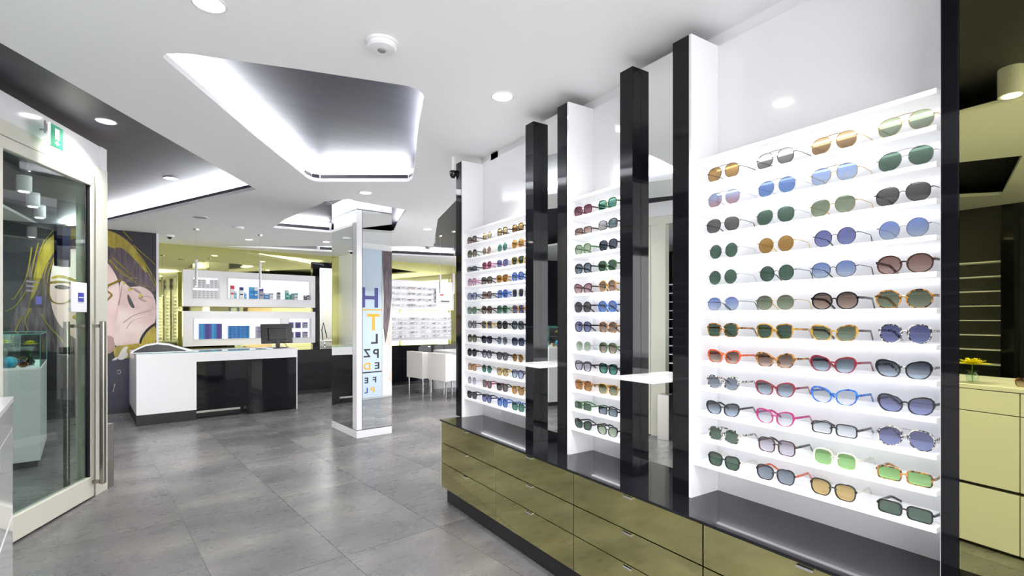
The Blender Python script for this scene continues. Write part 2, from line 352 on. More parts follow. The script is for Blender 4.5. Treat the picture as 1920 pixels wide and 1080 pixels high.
# ================================================================== DISPLAY BAYS
XC, XBF, ZT, ZTOP = 1.775, 1.611, .603, 2.53
bays = {'far': (2.571, 3.419), 'middle': (1.771, 2.171), 'near': (.5367, 1.375)}
SH = [2.001-.1038*k for k in range(13)]
ordn = ['top', 'second', 'third', 'fourth', 'fifth', 'sixth', 'seventh', 'eighth', 'ninth', 'tenth', 'eleventh', 'bottom']
for nm, (y0, y1) in bays.items():
    t = thing('display_bay', f'tall white lit display bay of shelves, {nm}{"est" if nm=="near" else ""} of the three along the right wall'.replace('farest', 'far').replace('far of', 'farthest of'), 'display bay', (XC, y0, ZT))
    w = y1-y0
    obj('back_panel', B(XK-XC, XK-XC+.018, 0, w, 0, ZTOP-ZT), M['panel'], t)
    obj('side_panel', B(.002, XK-XC, w-.012, w-.0005, 0, ZTOP-ZT), M['panel'], t)
    obj('side_panel', B(.012, XK-XC, .0005, .004, 0, ZTOP-ZT), M['panel'], t)
    for z in SH:
        obj('shelf', B(.015, XK-XC, .013, w-.013, z-.016-ZT, z-ZT, bev=.0015), M['ledshelf'], t)
        obj('led_strip', B(XK-XC-.020, XK-XC-.008, .02, w-.02, z-.0195-ZT, z-.0165-ZT), M['strip'], t)
def column(y0, y1, label, x1=XK+.018):
    o = obj('black_column', B(0, .055 if x1 is None else x1-XC, 0, y1-y0, 0, ZTOP-ZT, bev=.0015), M['black']); o.location = (XC, y0, ZT)
    return tag(o, label, 'column')
column(3.420, 3.507, 'glossy black upright at the far left end of the display wall')
column(2.487, 2.570, 'glossy black upright at the right edge of the farthest bay')
column(2.172, 2.2555, 'glossy black upright at the left edge of the middle bay')
column(1.688, 1.770, 'glossy black upright at the right edge of the middle bay')
column(1.376, 1.457, 'glossy black upright at the left edge of the nearest bay')
column(.496, .536, 'narrow glossy black upright between the nearest bay and the tinted mirror')
for y0, y1, lb in ((2.2565, 2.486, 'narrow tall mirror between the farthest and the middle bay'), (1.458, 1.687, 'narrow tall mirror between the middle and the nearest bay')):
    o = obj('narrow_mirror', B(0, .012, 0, y1-y0, 0, ZTOP-ZT), M['mirror']); o.location = (1.83, y0, ZT); tag(o, lb, 'mirror')
    o.data.materials[0] = M['mirror']
    obj('backing', B(.0125, .13, .001, y1-y0-.001, 0, ZTOP-ZT), M['blackmat'], o)
for y0, y1, lb in ((2.2565, 2.486, 'small white ledge in front of the mirror left of the middle bay'), (1.458, 1.687, 'small white ledge in front of the mirror left of the nearest bay')):
    o = obj('mirror_ledge', B(0, .18, 0, y1-y0, 0, .015, bev=.003), M['acry']); o.location = (1.649, y0, 1.072); tag(o, lb, 'shelf')
o = thing('tinted_mirror', 'large olive tinted mirror at the right edge of the display wall', 'mirror', (XC, -.3, ZT))
obj('mirror_sheet', B(0, .01, 0, .3+.495, 0, ZC-ZT), M['olive3'], o); obj('backing', B(.0105, .19, 0, .3+.495, 0, ZC-ZT), M['blackmat'], o)

# base drawer units
joints = [3.421, 2.654, 1.921, 1.1848, .449, -.29]
uln = ['first from the far end', 'second from the far end', 'third from the far end', 'nearest in the picture', 'just outside the lower right corner']
dz = [(.4385, .590), (.292, .4345), (.115, .288)]
for i in range(4):
    y1, y0 = joints[i], joints[i+1]
    t = thing('drawer_unit', f'low olive mirror-fronted drawer unit under the bays, {uln[i]}', 'drawer unit', (XBF, y0, 0))
    w = y1-y0
    obj('body', B(.018, XK-XBF, .001, w-.001, .11, .591), M['blackmat'], t)
    obj('plinth', B(.036, .34, .0, w-(.025 if i == 0 else 0), 0, .1095), M['blackmat'], t)
    if i == 0: tag(obj('end_panel', B(.004, .34, w-.001, w+.009, .1095, .591), M['white'], t), 'thin white end panel')
    for z0, z1 in dz:
        d = obj('drawer', B(0, .017, .0025, w-.0025, z0, z1, bev=.001), M['olive2'], t)
        obj('handle', B(-.012, .0, w/2-.026, w/2+.026, z1-.012, z1-.003, bev=.001), M['chrome'], d)
o = obj('glass_worktop', B(0, XK+.018-XBF+.006, 0, 3.436+.3, 0, ZT-.592), M['bench']); o.location = (XBF-.006, -.3, .592)
tag(o, 'long glossy dark glass top running over all the olive drawer units', 'counter top')

# ================================================================== EYEWEAR
def outline(style, n=22):
    P = {'aviator': (.0280, .0258, 2.35), 'round': (.0250, .0258, 2.0), 'oval': (.0275, .0240, 2.15), 'rectangular': (.0268, .0168, 4.5),
         'square': (.0255, .0228, 3.4), 'cat-eye': (.0268, .0222, 2.2), 'classic': (.0264, .0232, 2.8), 'panto': (.0252, .0244, 2.3)}[style]
    a, b_, e = P; pts = []
    for i in range(n):
        t = 2*PI*i/n; c, s = math.cos(t), math.sin(t)
        x = a*math.copysign(abs(c)**(2/e), c); z = b_*math.copysign(abs(s)**(2/e), s)
        u, v = x/a, z/b_
        if style == 'aviator': x += (-v*.0050 if (v < 0 and u < .2) else 0)*(1-max(u, 0)*5); z += -.0022*u*max(0, v); x *= 1+.07*max(0, v)
        if style == 'cat-eye': z += .0085*max(0, u)**2*max(0, v)+.002*u; x += .0035*max(0, u)*max(0, v); z *= .92 if v > 0 else 1.04
        if style == 'classic': x *= 1+.09*v; z += .002*u*max(0, v)
        if style == 'panto': x *= 1+.08*v
        pts.append((x, z))
    return pts, a, b_
WIRE = ('gunmetal', 'silver', 'gold')
mesh_cache = {}
def cached(key, build, m):
    if key not in mesh_cache:
        bm = build(); me = bpy.data.meshes.new(key[0]); me.materials.append(m); bm.to_mesh(me); bm.free(); mesh_cache[key] = me
        if key[0] != 'lens':
            for p in me.polygons: p.use_smooth = len(me.polygons) > 400
    return mesh_cache[key]
def lens_mesh(style, side):
    pts, a, b_ = outline(style); cx = a+.0085
    return prism([(side*(x+cx), z+b_+.002) for x, z in pts], .0006, .0020, axis='y')
def front_mesh(style, wire, half=False):
    pts, a, b_ = outline(style); cx = a+.0085; bm = bmesh.new(); th = .0011 if wire else .0029
    d0, d1 = (0, .0022) if wire else (-.001, .0035)
    for s in (-1, 1):
        n = len(pts); ring = []
        for i, (x, z) in enumerate(pts):
            dx, dz_ = pts[(i+1) % n][0]-pts[i-1][0], pts[(i+1) % n][1]-pts[i-1][1]; l = math.hypot(dx, dz_) or 1
            nx, nz = dz_/l, -dx/l
            k = th*(1.25 if (z > 0 and not wire) else 1)*(1.5 if (style == 'cat-eye' and x > 0 and z > 0 and not wire) else 1)
            zo = z+nz*k+b_+.002
            ring.append((s*(x+cx), z+b_+.002, s*(x+nx*k+cx), max(zo, 0.0004)))
        V = [[bm.verts.new((q[0], d0, q[1])), bm.verts.new((q[2], d0, q[3])), bm.verts.new((q[2], d1, q[3])), bm.verts.new((q[0], d1, q[1]))] for q in ring]
        for i in range(n):
            A, Bq = V[i], V[(i+1) % n]
            for j in range(4): bm.faces.new((A[j], A[(j+1) % 4], Bq[(j+1) % 4], Bq[j]))
    zb = b_*1.25+.002; r = .0010 if wire else .0026
    tube(bm, [(-.0105, .001, zb-.003), (-.005, -.0005, zb+.001), (0, -.001, zb+.0022), (.005, -.0005, zb+.001), (.0105, .001, zb-.003)], r, 6)
    if style == 'aviator': tube(bm, [(-.021, .001, 2*b_+.0015), (0, -.001, 2*b_+.003), (.021, .001, 2*b_+.0015)], .0009, 6)
    ho = 2*a+.0085
    for s in (-1, 1): box(bm, min(s*(ho-.001), s*(ho+.006)), max(s*(ho-.001), s*(ho+.006)), .0, .005, b_*1.35, b_*1.35+(.002 if wire else .006))
    bmesh.ops.recalc_face_normals(bm, faces=bm.faces)
    return bm
def temple_mesh(style, wire, side, ln=.135):
    pts, a, b_ = outline(style); bm = bmesh.new(); hx = side*(2*a+.0085+.0045); zz = b_*1.35+.0025
    w, h_ = (.0008, .0009) if wire else (.0017, .0035)
    P = [(hx, .003, zz), (hx+side*.002, .03, zz), (hx+side*.0005, .09, zz*.93), (hx-side*.003, ln-.03, zz*.72), (hx-side*.008, ln-.01, zz*.3), (hx-side*.010, ln, .003)]
    rings = []
    for i, p in enumerate(P):
        hh = h_*(1 if not wire else (1 if i < 3 else 1.8)); ww = w*(1 if not wire else (1 if i < 3 else 1.8))
        z = max(p[2], hh)
        rings.append([bm.verts.new((p[0]+sx*ww, p[1], z+sz*hh)) for sx, sz in ((-1, -1), (1, -1), (1, 1), (-1, 1))])
    for A, Q in zip(rings, rings[1:]):
        for i in range(4): bm.faces.new((A[i], A[(i+1) % 4], Q[(i+1) % 4], Q[i]))
    bm.faces.new(rings[0][::-1]); bm.faces.new(rings[-1]); return bm
def eyewear(style, frame, lens, loc, rot, label, group, temple=None, ln=.135, name='sunglasses', cat='sunglasses', sc=1.0):
    wire = frame in WIRE; temple = temple or frame
    t = thing(name, label, cat, loc, rot, group); t.scale = (sc,)*3; t.empty_display_size = .02
    def part(nm, key, build, m):
        o = bpy.data.objects.new(nm, cached(key, build, m)); COL.objects.link(o); o.parent = t; return o
    part('frame_front', ('frame_front', style, frame), lambda: front_mesh(style, wire), FR[frame])
    for s in (-1, 1):
        part('lens', ('lens', style, lens, s), lambda: lens_mesh(style, s), LM[lens])
        part('temple', ('temple', style, temple, wire, s, ln), lambda: temple_mesh(style, wire, s, ln), FR[temple])
    return t
A_, O_, R_, Q_, K_, C_, P_, E_ = 'aviator', 'oval', 'round', 'rectangular', 'classic', 'cat-eye', 'panto', 'square'
near = [
 [(A_, 'gunmetal', 'amber'), (A_, 'gunmetal', 'half grey'), (A_, 'gold', 'half amber'), (A_, 'gold', 'half green')],
 [(A_, 'silver', 'blue pink'), (A_, 'silver', 'blue'), (A_, 'gold', 'sky blue'), (A_, 'silver', 'green')],
 [(A_, 'gunmetal', 'smoke'), (A_, 'silver', 'green'), (A_, 'gold', 'olive'), (A_, 'gunmetal', 'smoke')],
 [(R_, 'silver', 'green'), (R_, 'gold', 'amber'), (R_, 'gunmetal', 'violet blue'), (R_, 'silver', 'sky blue')],
 [(R_, 'silver', 'green'), (R_, 'gunmetal', 'green'), (O_, 'gunmetal', 'sky blue'), (O_, 'brown', 'rose brown')],
 [(O_, 'silver', 'sky blue', 'gunmetal'), (O_, 'gold', 'olive'), (O_, 'black', 'brown'), (O_, 'tortoise', 'olive')],
 [(K_, 'tortoise', 'green'), (K_, 'honey', 'green'), (C_, 'honey', 'olive', 'brown'), (P_, 'mottled', 'violet blue')],
 [(C_, 'red', 'brown'), (C_, 'tortoise', 'brown'), (C_, 'crimson', 'grey'), (C_, 'black', 'grey', 'mottled')],
 [(C_, 'mottled', 'slate'), (C_, 'crimson', 'grey'), (C_, 'blue', 'clear'), (C_, 'black', 'violet blue')],
 [(C_, 'black', 'grey'), (C_, 'magenta', 'clear'), (Q_, 'black', 'clear'), (A_, 'mottled', 'violet blue')],
 [(E_, 'mottled', 'green'), (E_, 'brown', 'lilac', 'black'), (E_, 'clear', 'lime'), (Q_, 'tortoise', 'lime')],
 [(K_, 'black', 'green', 'clear'), (K_, 'black', 'slate', 'red'), (K_, 'black', 'yellow', 'clear'), (Q_, 'black', 'green')]]
middle = [
 [(K_, 'purple', 'purple'), (K_, 'green', 'teal')], [(Q_, 'brown', 'rose brown'), (K_, 'black', 'navy')], [(P_, 'green', 'pale green'), (P_, 'black', 'navy')],
 [(P_, 'black', 'slate'), (P_, 'green', 'green')], [(C_, 'brown', 'pink'), (R_, 'honey', 'brown')], [(R_, 'black', 'smoke'), (R_, 'blue', 'blue', 'navy')],
 [(P_, 'black', 'violet blue'), (P_, 'tortoise', 'brown')], [(P_, 'silver', 'pale green'), (P_, 'green', 'brown')], [(K_, 'black', 'lilac'), (K_, 'black', 'teal')],
 [(K_, 'tortoise', 'orange'), (K_, 'honey', 'olive')], [(Q_, 'green', 'green'), (Q_, 'black', 'slate')], [(C_, 'black', 'green'), (C_, 'black', 'pale green')]]
far = [
 [(K_, 'brown', 'brown'), (K_, 'gunmetal', 'gold'), (P_, 'brown', 'gold'), (K_, 'brown', 'amber')],
 [(R_, 'green', 'brown'), (R_, 'gold', 'brown'), (R_, 'gunmetal', 'teal'), (R_, 'honey', 'amber')],
 [(Q_, 'black', 'slate'), (P_, 'pink', 'purple'), (K_, 'gunmetal', 'violet blue'), (K_, 'honey', 'green')],
 [(P_, 'pink', 'lilac'), (K_, 'brown', 'olive'), (K_, 'honey', 'orange'), (R_, 'blue', 'sky blue')],
 [(K_, 'navy', 'sky blue'), (K_, 'brown', 'brown'), (P_, 'blue', 'blue'), (E_, 'clear', 'navy')],
 [(K_, 'green', 'teal'), (P_, 'brown', 'brown'), (P_, 'green', 'teal'), (K_, 'tortoise', 'violet blue')],
 [(P_, 'black', 'slate'), (K_, 'honey', 'slate'), (P_, 'black', 'smoke'), (P_, 'black', 'slate')],
 [(R_, 'brown', 'olive'), (K_, 'black', 'navy'), (P_, 'silver', 'slate'), (K_, 'navy', 'navy')],
 [(R_, 'black', 'smoke'), (R_, 'black', 'lilac'), (P_, 'black', 'smoke'), (P_, 'gold', 'amber')],
 [(E_, 'tortoise', 'orange'), (R_, 'gunmetal', 'teal'), (K_, 'yellow tortoise', 'gold'), (P_, 'navy', 'sky blue')],
 [(R_, 'silver', 'lilac'), (K_, 'crimson', 'smoke'), (K_, 'brown', 'smoke'), (P_, 'yellow tortoise', 'orange')],
 [(K_, 'black', 'smoke'), (P_, 'navy', 'violet blue'), (P_, 'blue', 'blue'), (K_, 'green', 'teal', 'blue')]]
ys_near = [1.235, 1.022, .826, .632]; ys_mid = [2.072, 1.885]; ys_far = [3.306, 3.090, 2.885, 2.698]
posn = {4: ['leftmost', 'second from left', 'third from left', 'rightmost'], 2: ['left pair', 'right pair']}
FD = {'mottled': 'black-and-white mottled', 'clear': 'clear', 'honey': 'honey yellow', 'red': 'red tortoise'}
LD = {'half grey': 'half-tinted grey', 'half amber': 'half-tinted amber', 'half green': 'half-tinted green', 'clear': 'almost clear', 'slate': 'slate grey', 'blue pink': 'blue and pink'}
for bay, table, ys in (('nearest', near, ys_near), ('middle', middle, ys_mid), ('farthest', far, ys_far)):
    for r, row in enumerate(table):
        for c, it in enumerate(row):
            st, fr, le = it[:3]; tm = it[3] if len(it) > 3 else None
            lab = f"{FD.get(fr, fr)} {st} sunglasses, {LD.get(le, le)} lenses, {posn[len(row)][c]}, {ordn[r]} row, {bay} bay"
            jx = random.uniform(-.004, .006); jr = random.uniform(-.05, .05)
            eyewear(st, fr, le, (1.804+max(0, jx)*.5, ys[c]+jx, SH[r+1]), -PI/2+jr, lab, None, tm, sc=1.06 if bay == 'nearest' else 1.03)

# ================================================================== MIRRORED COLUMN
ct = thing('mirrored_pillar', 'square pillar faced with mirrors and a white corner strip, mid floor', 'pillar', (1.659, 5.723, 0), math.radians(6.2))
PW, PD = .425, .775
obj('core', B(.008, PW-.001, .008, PD-.001, .0, ZU), M['white'], ct)
obj('plinth', B(0, PW, 0, PD, 0, .083), M['white'], ct)
obj('black_line', B(.004, PW-.002, .004, PD-.002, .083, .091), M['blackmat'], ct)  # black line above the plinth, repeated below the head
obj('corner_strip', prism([(0, 0), (.062, 0), (.062, .006), (.006, .006), (.006, .115), (0, .115)], .091, 2.565), M['panel'], ct)
obj('mirror_face', B(.068, PW, 0, .006, .091, 2.565), M['mirror'], ct)
obj('mirror_face', B(0, .006, .121, PD, .091, 2.565), M['mirror'], ct)
obj('joint_strip', B(.0621, .0679, .003, .008, 0, 2.6), M['blackmat'], ct)
obj('joint_strip', B(.003, .008, .1151, .1209, 0, 2.6), M['blackmat'], ct)
obj('black_line', B(.004, PW-.002, .004, PD-.002, 2.565, 2.573), M['blackmat'], ct)
obj('head', B(0, PW, 0, PD, 2.573, ZU-.001), M['white'], ct)

# ================================================================== MURAL WALL
YM = 9.08
xm1 = onb(293, 500, YM)[0]
mw = struct(bwall('wall_mural', -2.6, xm1, YM, YM+.08, 0, ZC, M['blackmat']))
tr_ = bwall('trim_1', xm1, xm1+.03, YM-.004, YB, 0, ZC, M['white']); struct(tr_)
mu = thing('wall_mural', 'floor to ceiling poster of a woman touching yellow glasses', 'mural', (0, 0, 0), RB)
def mc(name, c, r=.35): return mat(name, c, r, coat=.15)
MC = {'bg': mc('print_black', (.012, .010, .018)), 'hair': mc('print_hair', (.075, .05, .065)), 'must': mc('print_mustard', (.40, .31, .02)),
      'skin': mc('print_skin', (.80, .60, .55)), 'pale': mc('print_pale', (.86, .78, .72)), 'hand': mc('print_hand', (.76, .58, .54)), 'line': mc('print_yellow', (.55, .45, .04)),
      'lip': mc('print_lip', (.42, .12, .06)), 'shade': mc('print_shade', (.45, .28, .25)), 'wht': mc('print_white', (.78, .76, .72)), 'navy': mc('print_navy', (.02, .02, .05))}
noise_col(MC['hair'], (.035, .022, .035), (.16, .11, .13), (9, 9, 1.1), 4, 6)
noise_col(MC['must'], (.30, .22, .015), (.50, .40, .04), (6, 6, 1.5), 3, 5)
noise_col(MC['skin'], (.74, .50, .46), (.86, .68, .62), (1, 1, 1), 1.6, 2)
noise_col(MC['hand'], (.66, .46, .43), (.82, .66, .60), (1, 1, 1), 3, 3)
lay = [0]
def mp_(z): return onb(z[0]/3.6, z[1]/3.6+400, YM)     # print coordinates -> wall
def flat(name, pts, m):
    lay[0] += 1; y = YM-.0012-.0006*lay[0]
    return obj(name, prism([mp_(p) for p in pts], y, YM-.0005-.0006*lay[0], axis='y'), MC[m], mu)
def smooth_loop(p, it=2):
    for _ in range(it):
        q = []
        for i in range(len(p)):
            a, b2 = p[i], p[(i+1) % len(p)]; q += [(a[0]*.75+b2[0]*.25, a[1]*.75+b2[1]*.25), (a[0]*.25+b2[0]*.75, a[1]*.25+b2[1]*.75)]
        p = q
    return p
def strand(name, pts, w, m):
    lay[0] += .15; y = YM-.0012-.0006*lay[0]; bm = bmesh.new(); P = [Vector(mp_(p)) for p in pts]
    Q = []
    for i in range(len(P)-1):
        p0, p1, p2, p3 = P[max(i-1, 0)], P[i], P[i+1], P[min(i+2, len(P)-1)]
        for k in range(5):
            t = k/5; Q.append(.5*((2*p1)+(p2-p0)*t+(2*p0-5*p1+4*p2-p3)*t*t+(3*p1-p0-3*p2+p3)*t**3))
    Q.append(P[-1]); l = []; r = []
    for i, q in enumerate(Q):
        d = (Q[min(i+1, len(Q)-1)]-Q[max(i-1, 0)]).normalized(); n = Vector((-d.y, d.x))*w*(1-.6*i/len(Q))
        l.append(q+n); r.append(q-n)
    vl = [bm.verts.new((v.x, y, v.y)) for v in l]; vr = [bm.verts.new((v.x, y, v.y)) for v in r]
    for i in range(len(Q)-1): bm.faces.new((vl[i], vl[i+1], vr[i+1], vr[i]))
    bmesh.ops.solidify(bm, geom=bm.faces[:], thickness=.0004)
    return obj(name, bm, MC[m], mu)
zt = (1436-1440)/1  # keep print inside the wall
x_l = wb(*bw(0, YM))[0]
bgl = obj('background', B(-2.5, xm1-.002, YM-.0012, YM-.0004, .002, ZC-.002), MC['bg'], mu)
flat('hair', smooth_loop([(40, 850), (110, 640), (165, 450), (225, 300), (310, 165), (430, 100), (560, 82), (690, 96), (800, 135), (890, 205), (960, 290), (1010, 380), (1052, 480), (1050, 540), (960, 505), (860, 450), (800, 520), (760, 620), (700, 760), (640, 880), (560, 930), (430, 940), (260, 930), (120, 930)]), 'hair')
flat('hair_highlight', smooth_loop([(250, 290), (320, 165), (440, 105), (600, 90), (760, 118), (870, 190), (940, 270), (985, 360), (1000, 420), (900, 300), (820, 225), (760, 240), (700, 200), (600, 160), (480, 170), (380, 240), (320, 330), (280, 430), (230, 560), (200, 600)]), 'must')
flat('face', smooth_loop([(400, 262), (480, 238), (600, 248), (700, 300), (790, 420), (810, 520), (800, 640), (790, 760), (770, 860), (700, 900), (560, 880), (440, 800), (365, 700), (335, 560), (340, 420), (360, 320)]), 'skin')
flat('forehead', smooth_loop([(380, 290), (500, 252), (600, 262), (660, 320), (640, 440), (480, 470), (350, 440)]), 'pale')
flat('neck', smooth_loop([(640, 830), (775, 820), (780, 930), (700, 960), (640, 900)]), 'shade')
flat('eyebrow', smooth_loop([(345, 430), (400, 412), (470, 430), (540, 460), (530, 470), (460, 448), (400, 432), (350, 446)]), 'must')
flat('eye', smooth_loop([(360, 495), (400, 480), (450, 488), (480, 505), (440, 515), (390, 512)]), 'bg')
flat('mouth', smooth_loop([(480, 700), (520, 676), (550, 682), (590, 672), (640, 694), (590, 716), (540, 728), (505, 718)]), 'must')
flat('lip_line', smooth_loop([(490, 702), (550, 696), (630, 694), (550, 708)]), 'lip')
for nm, pts, w, c in (('glasses_rim', [(330, 470), (400, 462), (490, 478), (500, 540), (470, 590), (410, 610), (350, 590), (328, 520), (330, 470)], .014, 'must'),
                   ('glasses_rim', [(825, 446), (780, 466), (730, 490), (720, 520), (750, 545), (748, 560), (700, 600), (650, 590), (630, 540), (650, 490), (730, 480)], .016, 'must'),
                   ('glasses_bridge', [(490, 480), (560, 470), (640, 490)], .014, 'must')):
    strand(nm, pts, w, c)
flat('hand', smooth_loop([(766, 800), (785, 720), (800, 640), (808, 540), (806, 480), (820, 452), (840, 462), (872, 500), (905, 495), (960, 490), (1052, 555), (1054, 745), (1000, 780), (955, 840), (940, 885), (860, 900), (780, 900), (768, 860)], 2), 'hand')
flat('finger_gap', smooth_loop([(862, 540), (880, 570), (900, 610), (912, 640), (890, 640), (870, 610), (858, 570)]), 'bg')
flat('finger_gap', smooth_loop([(930, 560), (960, 575), (1000, 600), (970, 600), (935, 580)]), 'shade')
flat('finger_gap', smooth_loop([(905, 500), (950, 530), (960, 545), (930, 535), (900, 515)]), 'shade')
for q in ([(826, 462), (845, 468), (848, 480), (832, 482)], [(862, 508), (890, 504), (892, 522), (868, 526)], [(938, 548), (962, 545), (958, 566), (936, 572)]):
    flat('painted_nail', smooth_loop(q, 1), 'line')
strand('finger_line', [(872, 500), (915, 520), (950, 548)], .004, 'shade')
strand('finger_line', [(960, 490), (1000, 515), (1050, 560)], .004, 'shade')
strand('finger_line', [(940, 575), (990, 560), (1050, 585)], .004, 'shade')
strand('palm_crease', [(830, 740), (900, 690), (1000, 660), (1050, 640)], .004, 'shade')
strand('palm_crease', [(800, 620), (815, 540), (822, 490)], .005, 'shade')
strand('palm_crease', [(850, 780), (900, 720), (990, 700)], .003, 'shade')
strand('wrist_shade', [(1052, 742), (1000, 780), (960, 830), (945, 870), (960, 850)], .016, 'bg')
flat('sleeve', smooth_loop([(1054, 748), (1054, 880), (1010, 890), (950, 890), (960, 850), (1000, 790)], 1), 'must')
flat('cuff', smooth_loop([(770, 898), (860, 885), (945, 878), (1054, 885), (1054, 960), (780, 985), (765, 940)], 1), 'must')
for q in ([(735, 1030), (760, 980), (800, 965), (780, 1000), (745, 1035)], [(800, 960), (830, 905), (868, 895), (850, 930), (870, 960), (830, 990), (790, 985)], [(870, 960), (920, 955), (918, 985), (880, 990)]):
    flat('petal_print', smooth_loop(q), 'wht')
flat('trousers', [(640, 1010), (780, 990), (1054, 975), (1054, 1300), (640, 1330)], 'navy')
strand('ring_print', [(790, 1065), (805, 1055), (815, 1070), (805, 1085), (790, 1075)], .004, 'wht')
strand('feather_print', [(775, 1150), (768, 1180), (762, 1205)], .006, 'wht')
for pts in ([(215, 230), (200, 330), (170, 450), (100, 570), (75, 572)], [(180, 520), (110, 620), (35, 665)], [(260, 200), (225, 340), (200, 470)], [(300, 180), (260, 300), (240, 420), (210, 560), (180, 700)],
            [(450, 85), (380, 105), (330, 150), (270, 240)], [(830, 120), (870, 165), (893, 187)], [(900, 215), (960, 270), (1030, 330), (1048, 350)], [(920, 260), (980, 340), (1040, 440), (1052, 490)],
            [(740, 310), (800, 390), (860, 430), (930, 440)], [(735, 320), (830, 400), (920, 470), (1018, 503)], [(760, 300), (850, 380), (900, 430)], [(330, 330), (300, 420), (290, 560)], [(365, 300), (330, 400), (322, 470)],
            [(150, 690), (110, 780), (80, 860)], [(280, 680), (330, 760), (420, 860), (430, 930)], [(210, 640), (170, 720), (190, 790)], [(960, 310), (1000, 400), (1048, 500)], [(500, 120), (420, 160), (360, 230)], [(560, 110), (480, 150), (400, 240)]):
    strand('drawn_strand', pts, .0075, 'line')
# ================================================================== BACK CABINETS (building grid)
YF = 9.22
xa, xb2 = xm1+.04, 6.6
nb = 5; wcab = .98
x = xa; k = 0
while x < 6.3:
    if k == 2: wc = 1.1
    else: wc = wcab
    t = thing('low_black_cabinet', 'low glossy black drawer cabinet along the back wall, ' + ['at the mural end', 'behind the left of the counter', 'behind the right end of the counter', 'hidden partly by the mirrored pillar', 'left of the white desk', 'behind the desk and chairs', 'in the far right corner', 'last one'][k], 'cabinet', (*bw(x, YF), 0), RB)
    obj('body', B(.002, wc-.002, .018, YB-YF-.004, .06, .77), M['blackmat'], t)
    obj('plinth', B(.002, wc-.002, .05, YB-YF-.1, 0, .06), M['blackmat'], t)
    obj('top', B(0, wc, 0, YB-YF-.003, .77, .79), M['olive2'] if k < 2 else M['black'], t)
    for z0 in (.07, .305, .54):
        d = obj('drawer', B(.004, wc-.004, 0, .017, z0, z0+.228, bev=.001), M['black'], t)
        obj('handle', B(wc*.62-.03, wc*.62+.03, -.012, 0, z0+.208, z0+.218, bev=.001), M['chrome'], d)
    x += wc; k += 1
# black frame of the opening in the back wall
fo = struct(bwall('window_2', x_p-.14, x_p, YB-.05, YB+.11, .79, 2.45, M['black']))
for a in ((x_q-.06, x_q+.02, YB-.05, YB+.11, .79, 2.45), (x_p, x_q-.06, YB-.05, YB+.11, 2.34, 2.45)):
    obj('frame', B(*a), M['black'], fo)
# white lounge chair arm seen in the little room
t = thing('white_side_table', 'white side table with tubular frame beyond the black-framed opening', 'table', (*bw(x_p+.22, YB+.35), 0), RB)
obj('table_top', B(0, .6, 0, .45, .84, .88, bev=.01), M['white'], t)
for sx in (.03, .57):
    for sy in (.03, .42): obj('leg', B(sx-.012, sx+.012, sy-.012, sy+.012, 0, .84), M['chrome'], t)
obj('lamp_arm', tube(bmesh.new(), [(.02, .1, .88), (.0, .1, 1.1), (.03, .1, 1.25), (.08, .1, 1.05), (.1, .1, .93)], .01), M['screen'], t, True)

# ================================================================== LIT WALL PANELS
YP = 9.86
def holed_panel(name, label, x0, x1, z0, z1, holes, depth=.11, shelves=()):
    t = thing(name, label, 'wall panel', (*bw(x0, YP), z0), RB)
    xs = sorted({0, x1-x0} | {h[0]-x0 for h in holes} | {h[1]-x0 for h in holes}); zs = sorted({0, z1-z0} | {h[2]-z0 for h in holes} | {h[3]-z0 for h in holes})
    bm = bmesh.new()
    H2 = [(a-x0, b2-x0, c-z0, d-z0) for a, b2, c, d in holes]
    for i in range(len(xs)-1):
        for j in range(len(zs)-1):
            cx, cz = (xs[i]+xs[i+1])/2, (zs[j]+zs[j+1])/2
            if not any(h[0] < cx < h[1] and h[2] < cz < h[3] for h in H2): box(bm, xs[i], xs[i+1], 0, depth, zs[j], zs[j+1])
    bmesh.ops.remove_doubles(bm, verts=bm.verts, dist=1e-5)
    obj('face_panel', bm, M['white'], t)
    for h in H2:
        obj('niche_back', B(h[0]-.002, h[1]+.002, depth-.006, depth+.004, h[2]-.002, h[3]+.002), M['ledback'], t)
        obj('niche_frame', holed_ring(h, depth), M['acry'], t)
    # stand-offs that fix the panel to the mirror wall
    for sx in (.12, .5, .88):
        obj('bracket', B((x1-x0)*sx-.02, (x1-x0)*sx+.02, depth+.004, YB-YP-.001, (z1-z0)*.5-.03, (z1-z0)*.5+.03), M['steel'], t)
    return t
def holed_ring(h, depth, t_=.006):
    bm = bmesh.new(); a, b2, c, d = h
    box(bm, a, b2, -.012, depth-.008, c, c+t_); box(bm, a, b2, -.012, depth-.008, d-t_, d); box(bm, a, a+t_, -.012, depth-.008, c+t_, d-t_); box(bm, b2-t_, b2, -.012, depth-.008, c+t_, d-t_)
    return bm
def rp(x0, y0, x1, y1): a, b2 = onb(x0, y0, YP), onb(x1, y1, YP); return (a[0], b2[0], min(a[1], b2[1]), max(a[1], b2[1]))
P1 = rp(343, 505, 591, 577); ztop1 = onb(343, 505, YP)[1]; zbot1 = onb(343, 574, YP)[1]
nA = rp(361, 519.5, 412, 560); nBq = rp(427, 521, 583, 564)
nA = (nA[0], nA[1], onb(361, 560, YP)[1], onb(361, 519, YP)[1]); nBq = (nBq[0], nBq[1], onb(427, 560, YP)[1], onb(427, 521, YP)[1])
p1 = holed_panel('upper_wall_panel', 'upper white wall panel with lit niches of small product boxes', P1[0], P1[1], zbot1, ztop1, [nA, nBq])
ztop2, zbot2 = onb(343, 583, YP)[1], onb(343, 650, YP)[1]
nC = (onb(363, 600, YP)[0], onb(529, 600, YP)[0], onb(363, 637, YP)[1], onb(363, 597, YP)[1])
nD = (onb(541, 600, YP)[0], onb(584, 600, YP)[0], onb(541, 634, YP)[1], onb(541, 597, YP)[1])
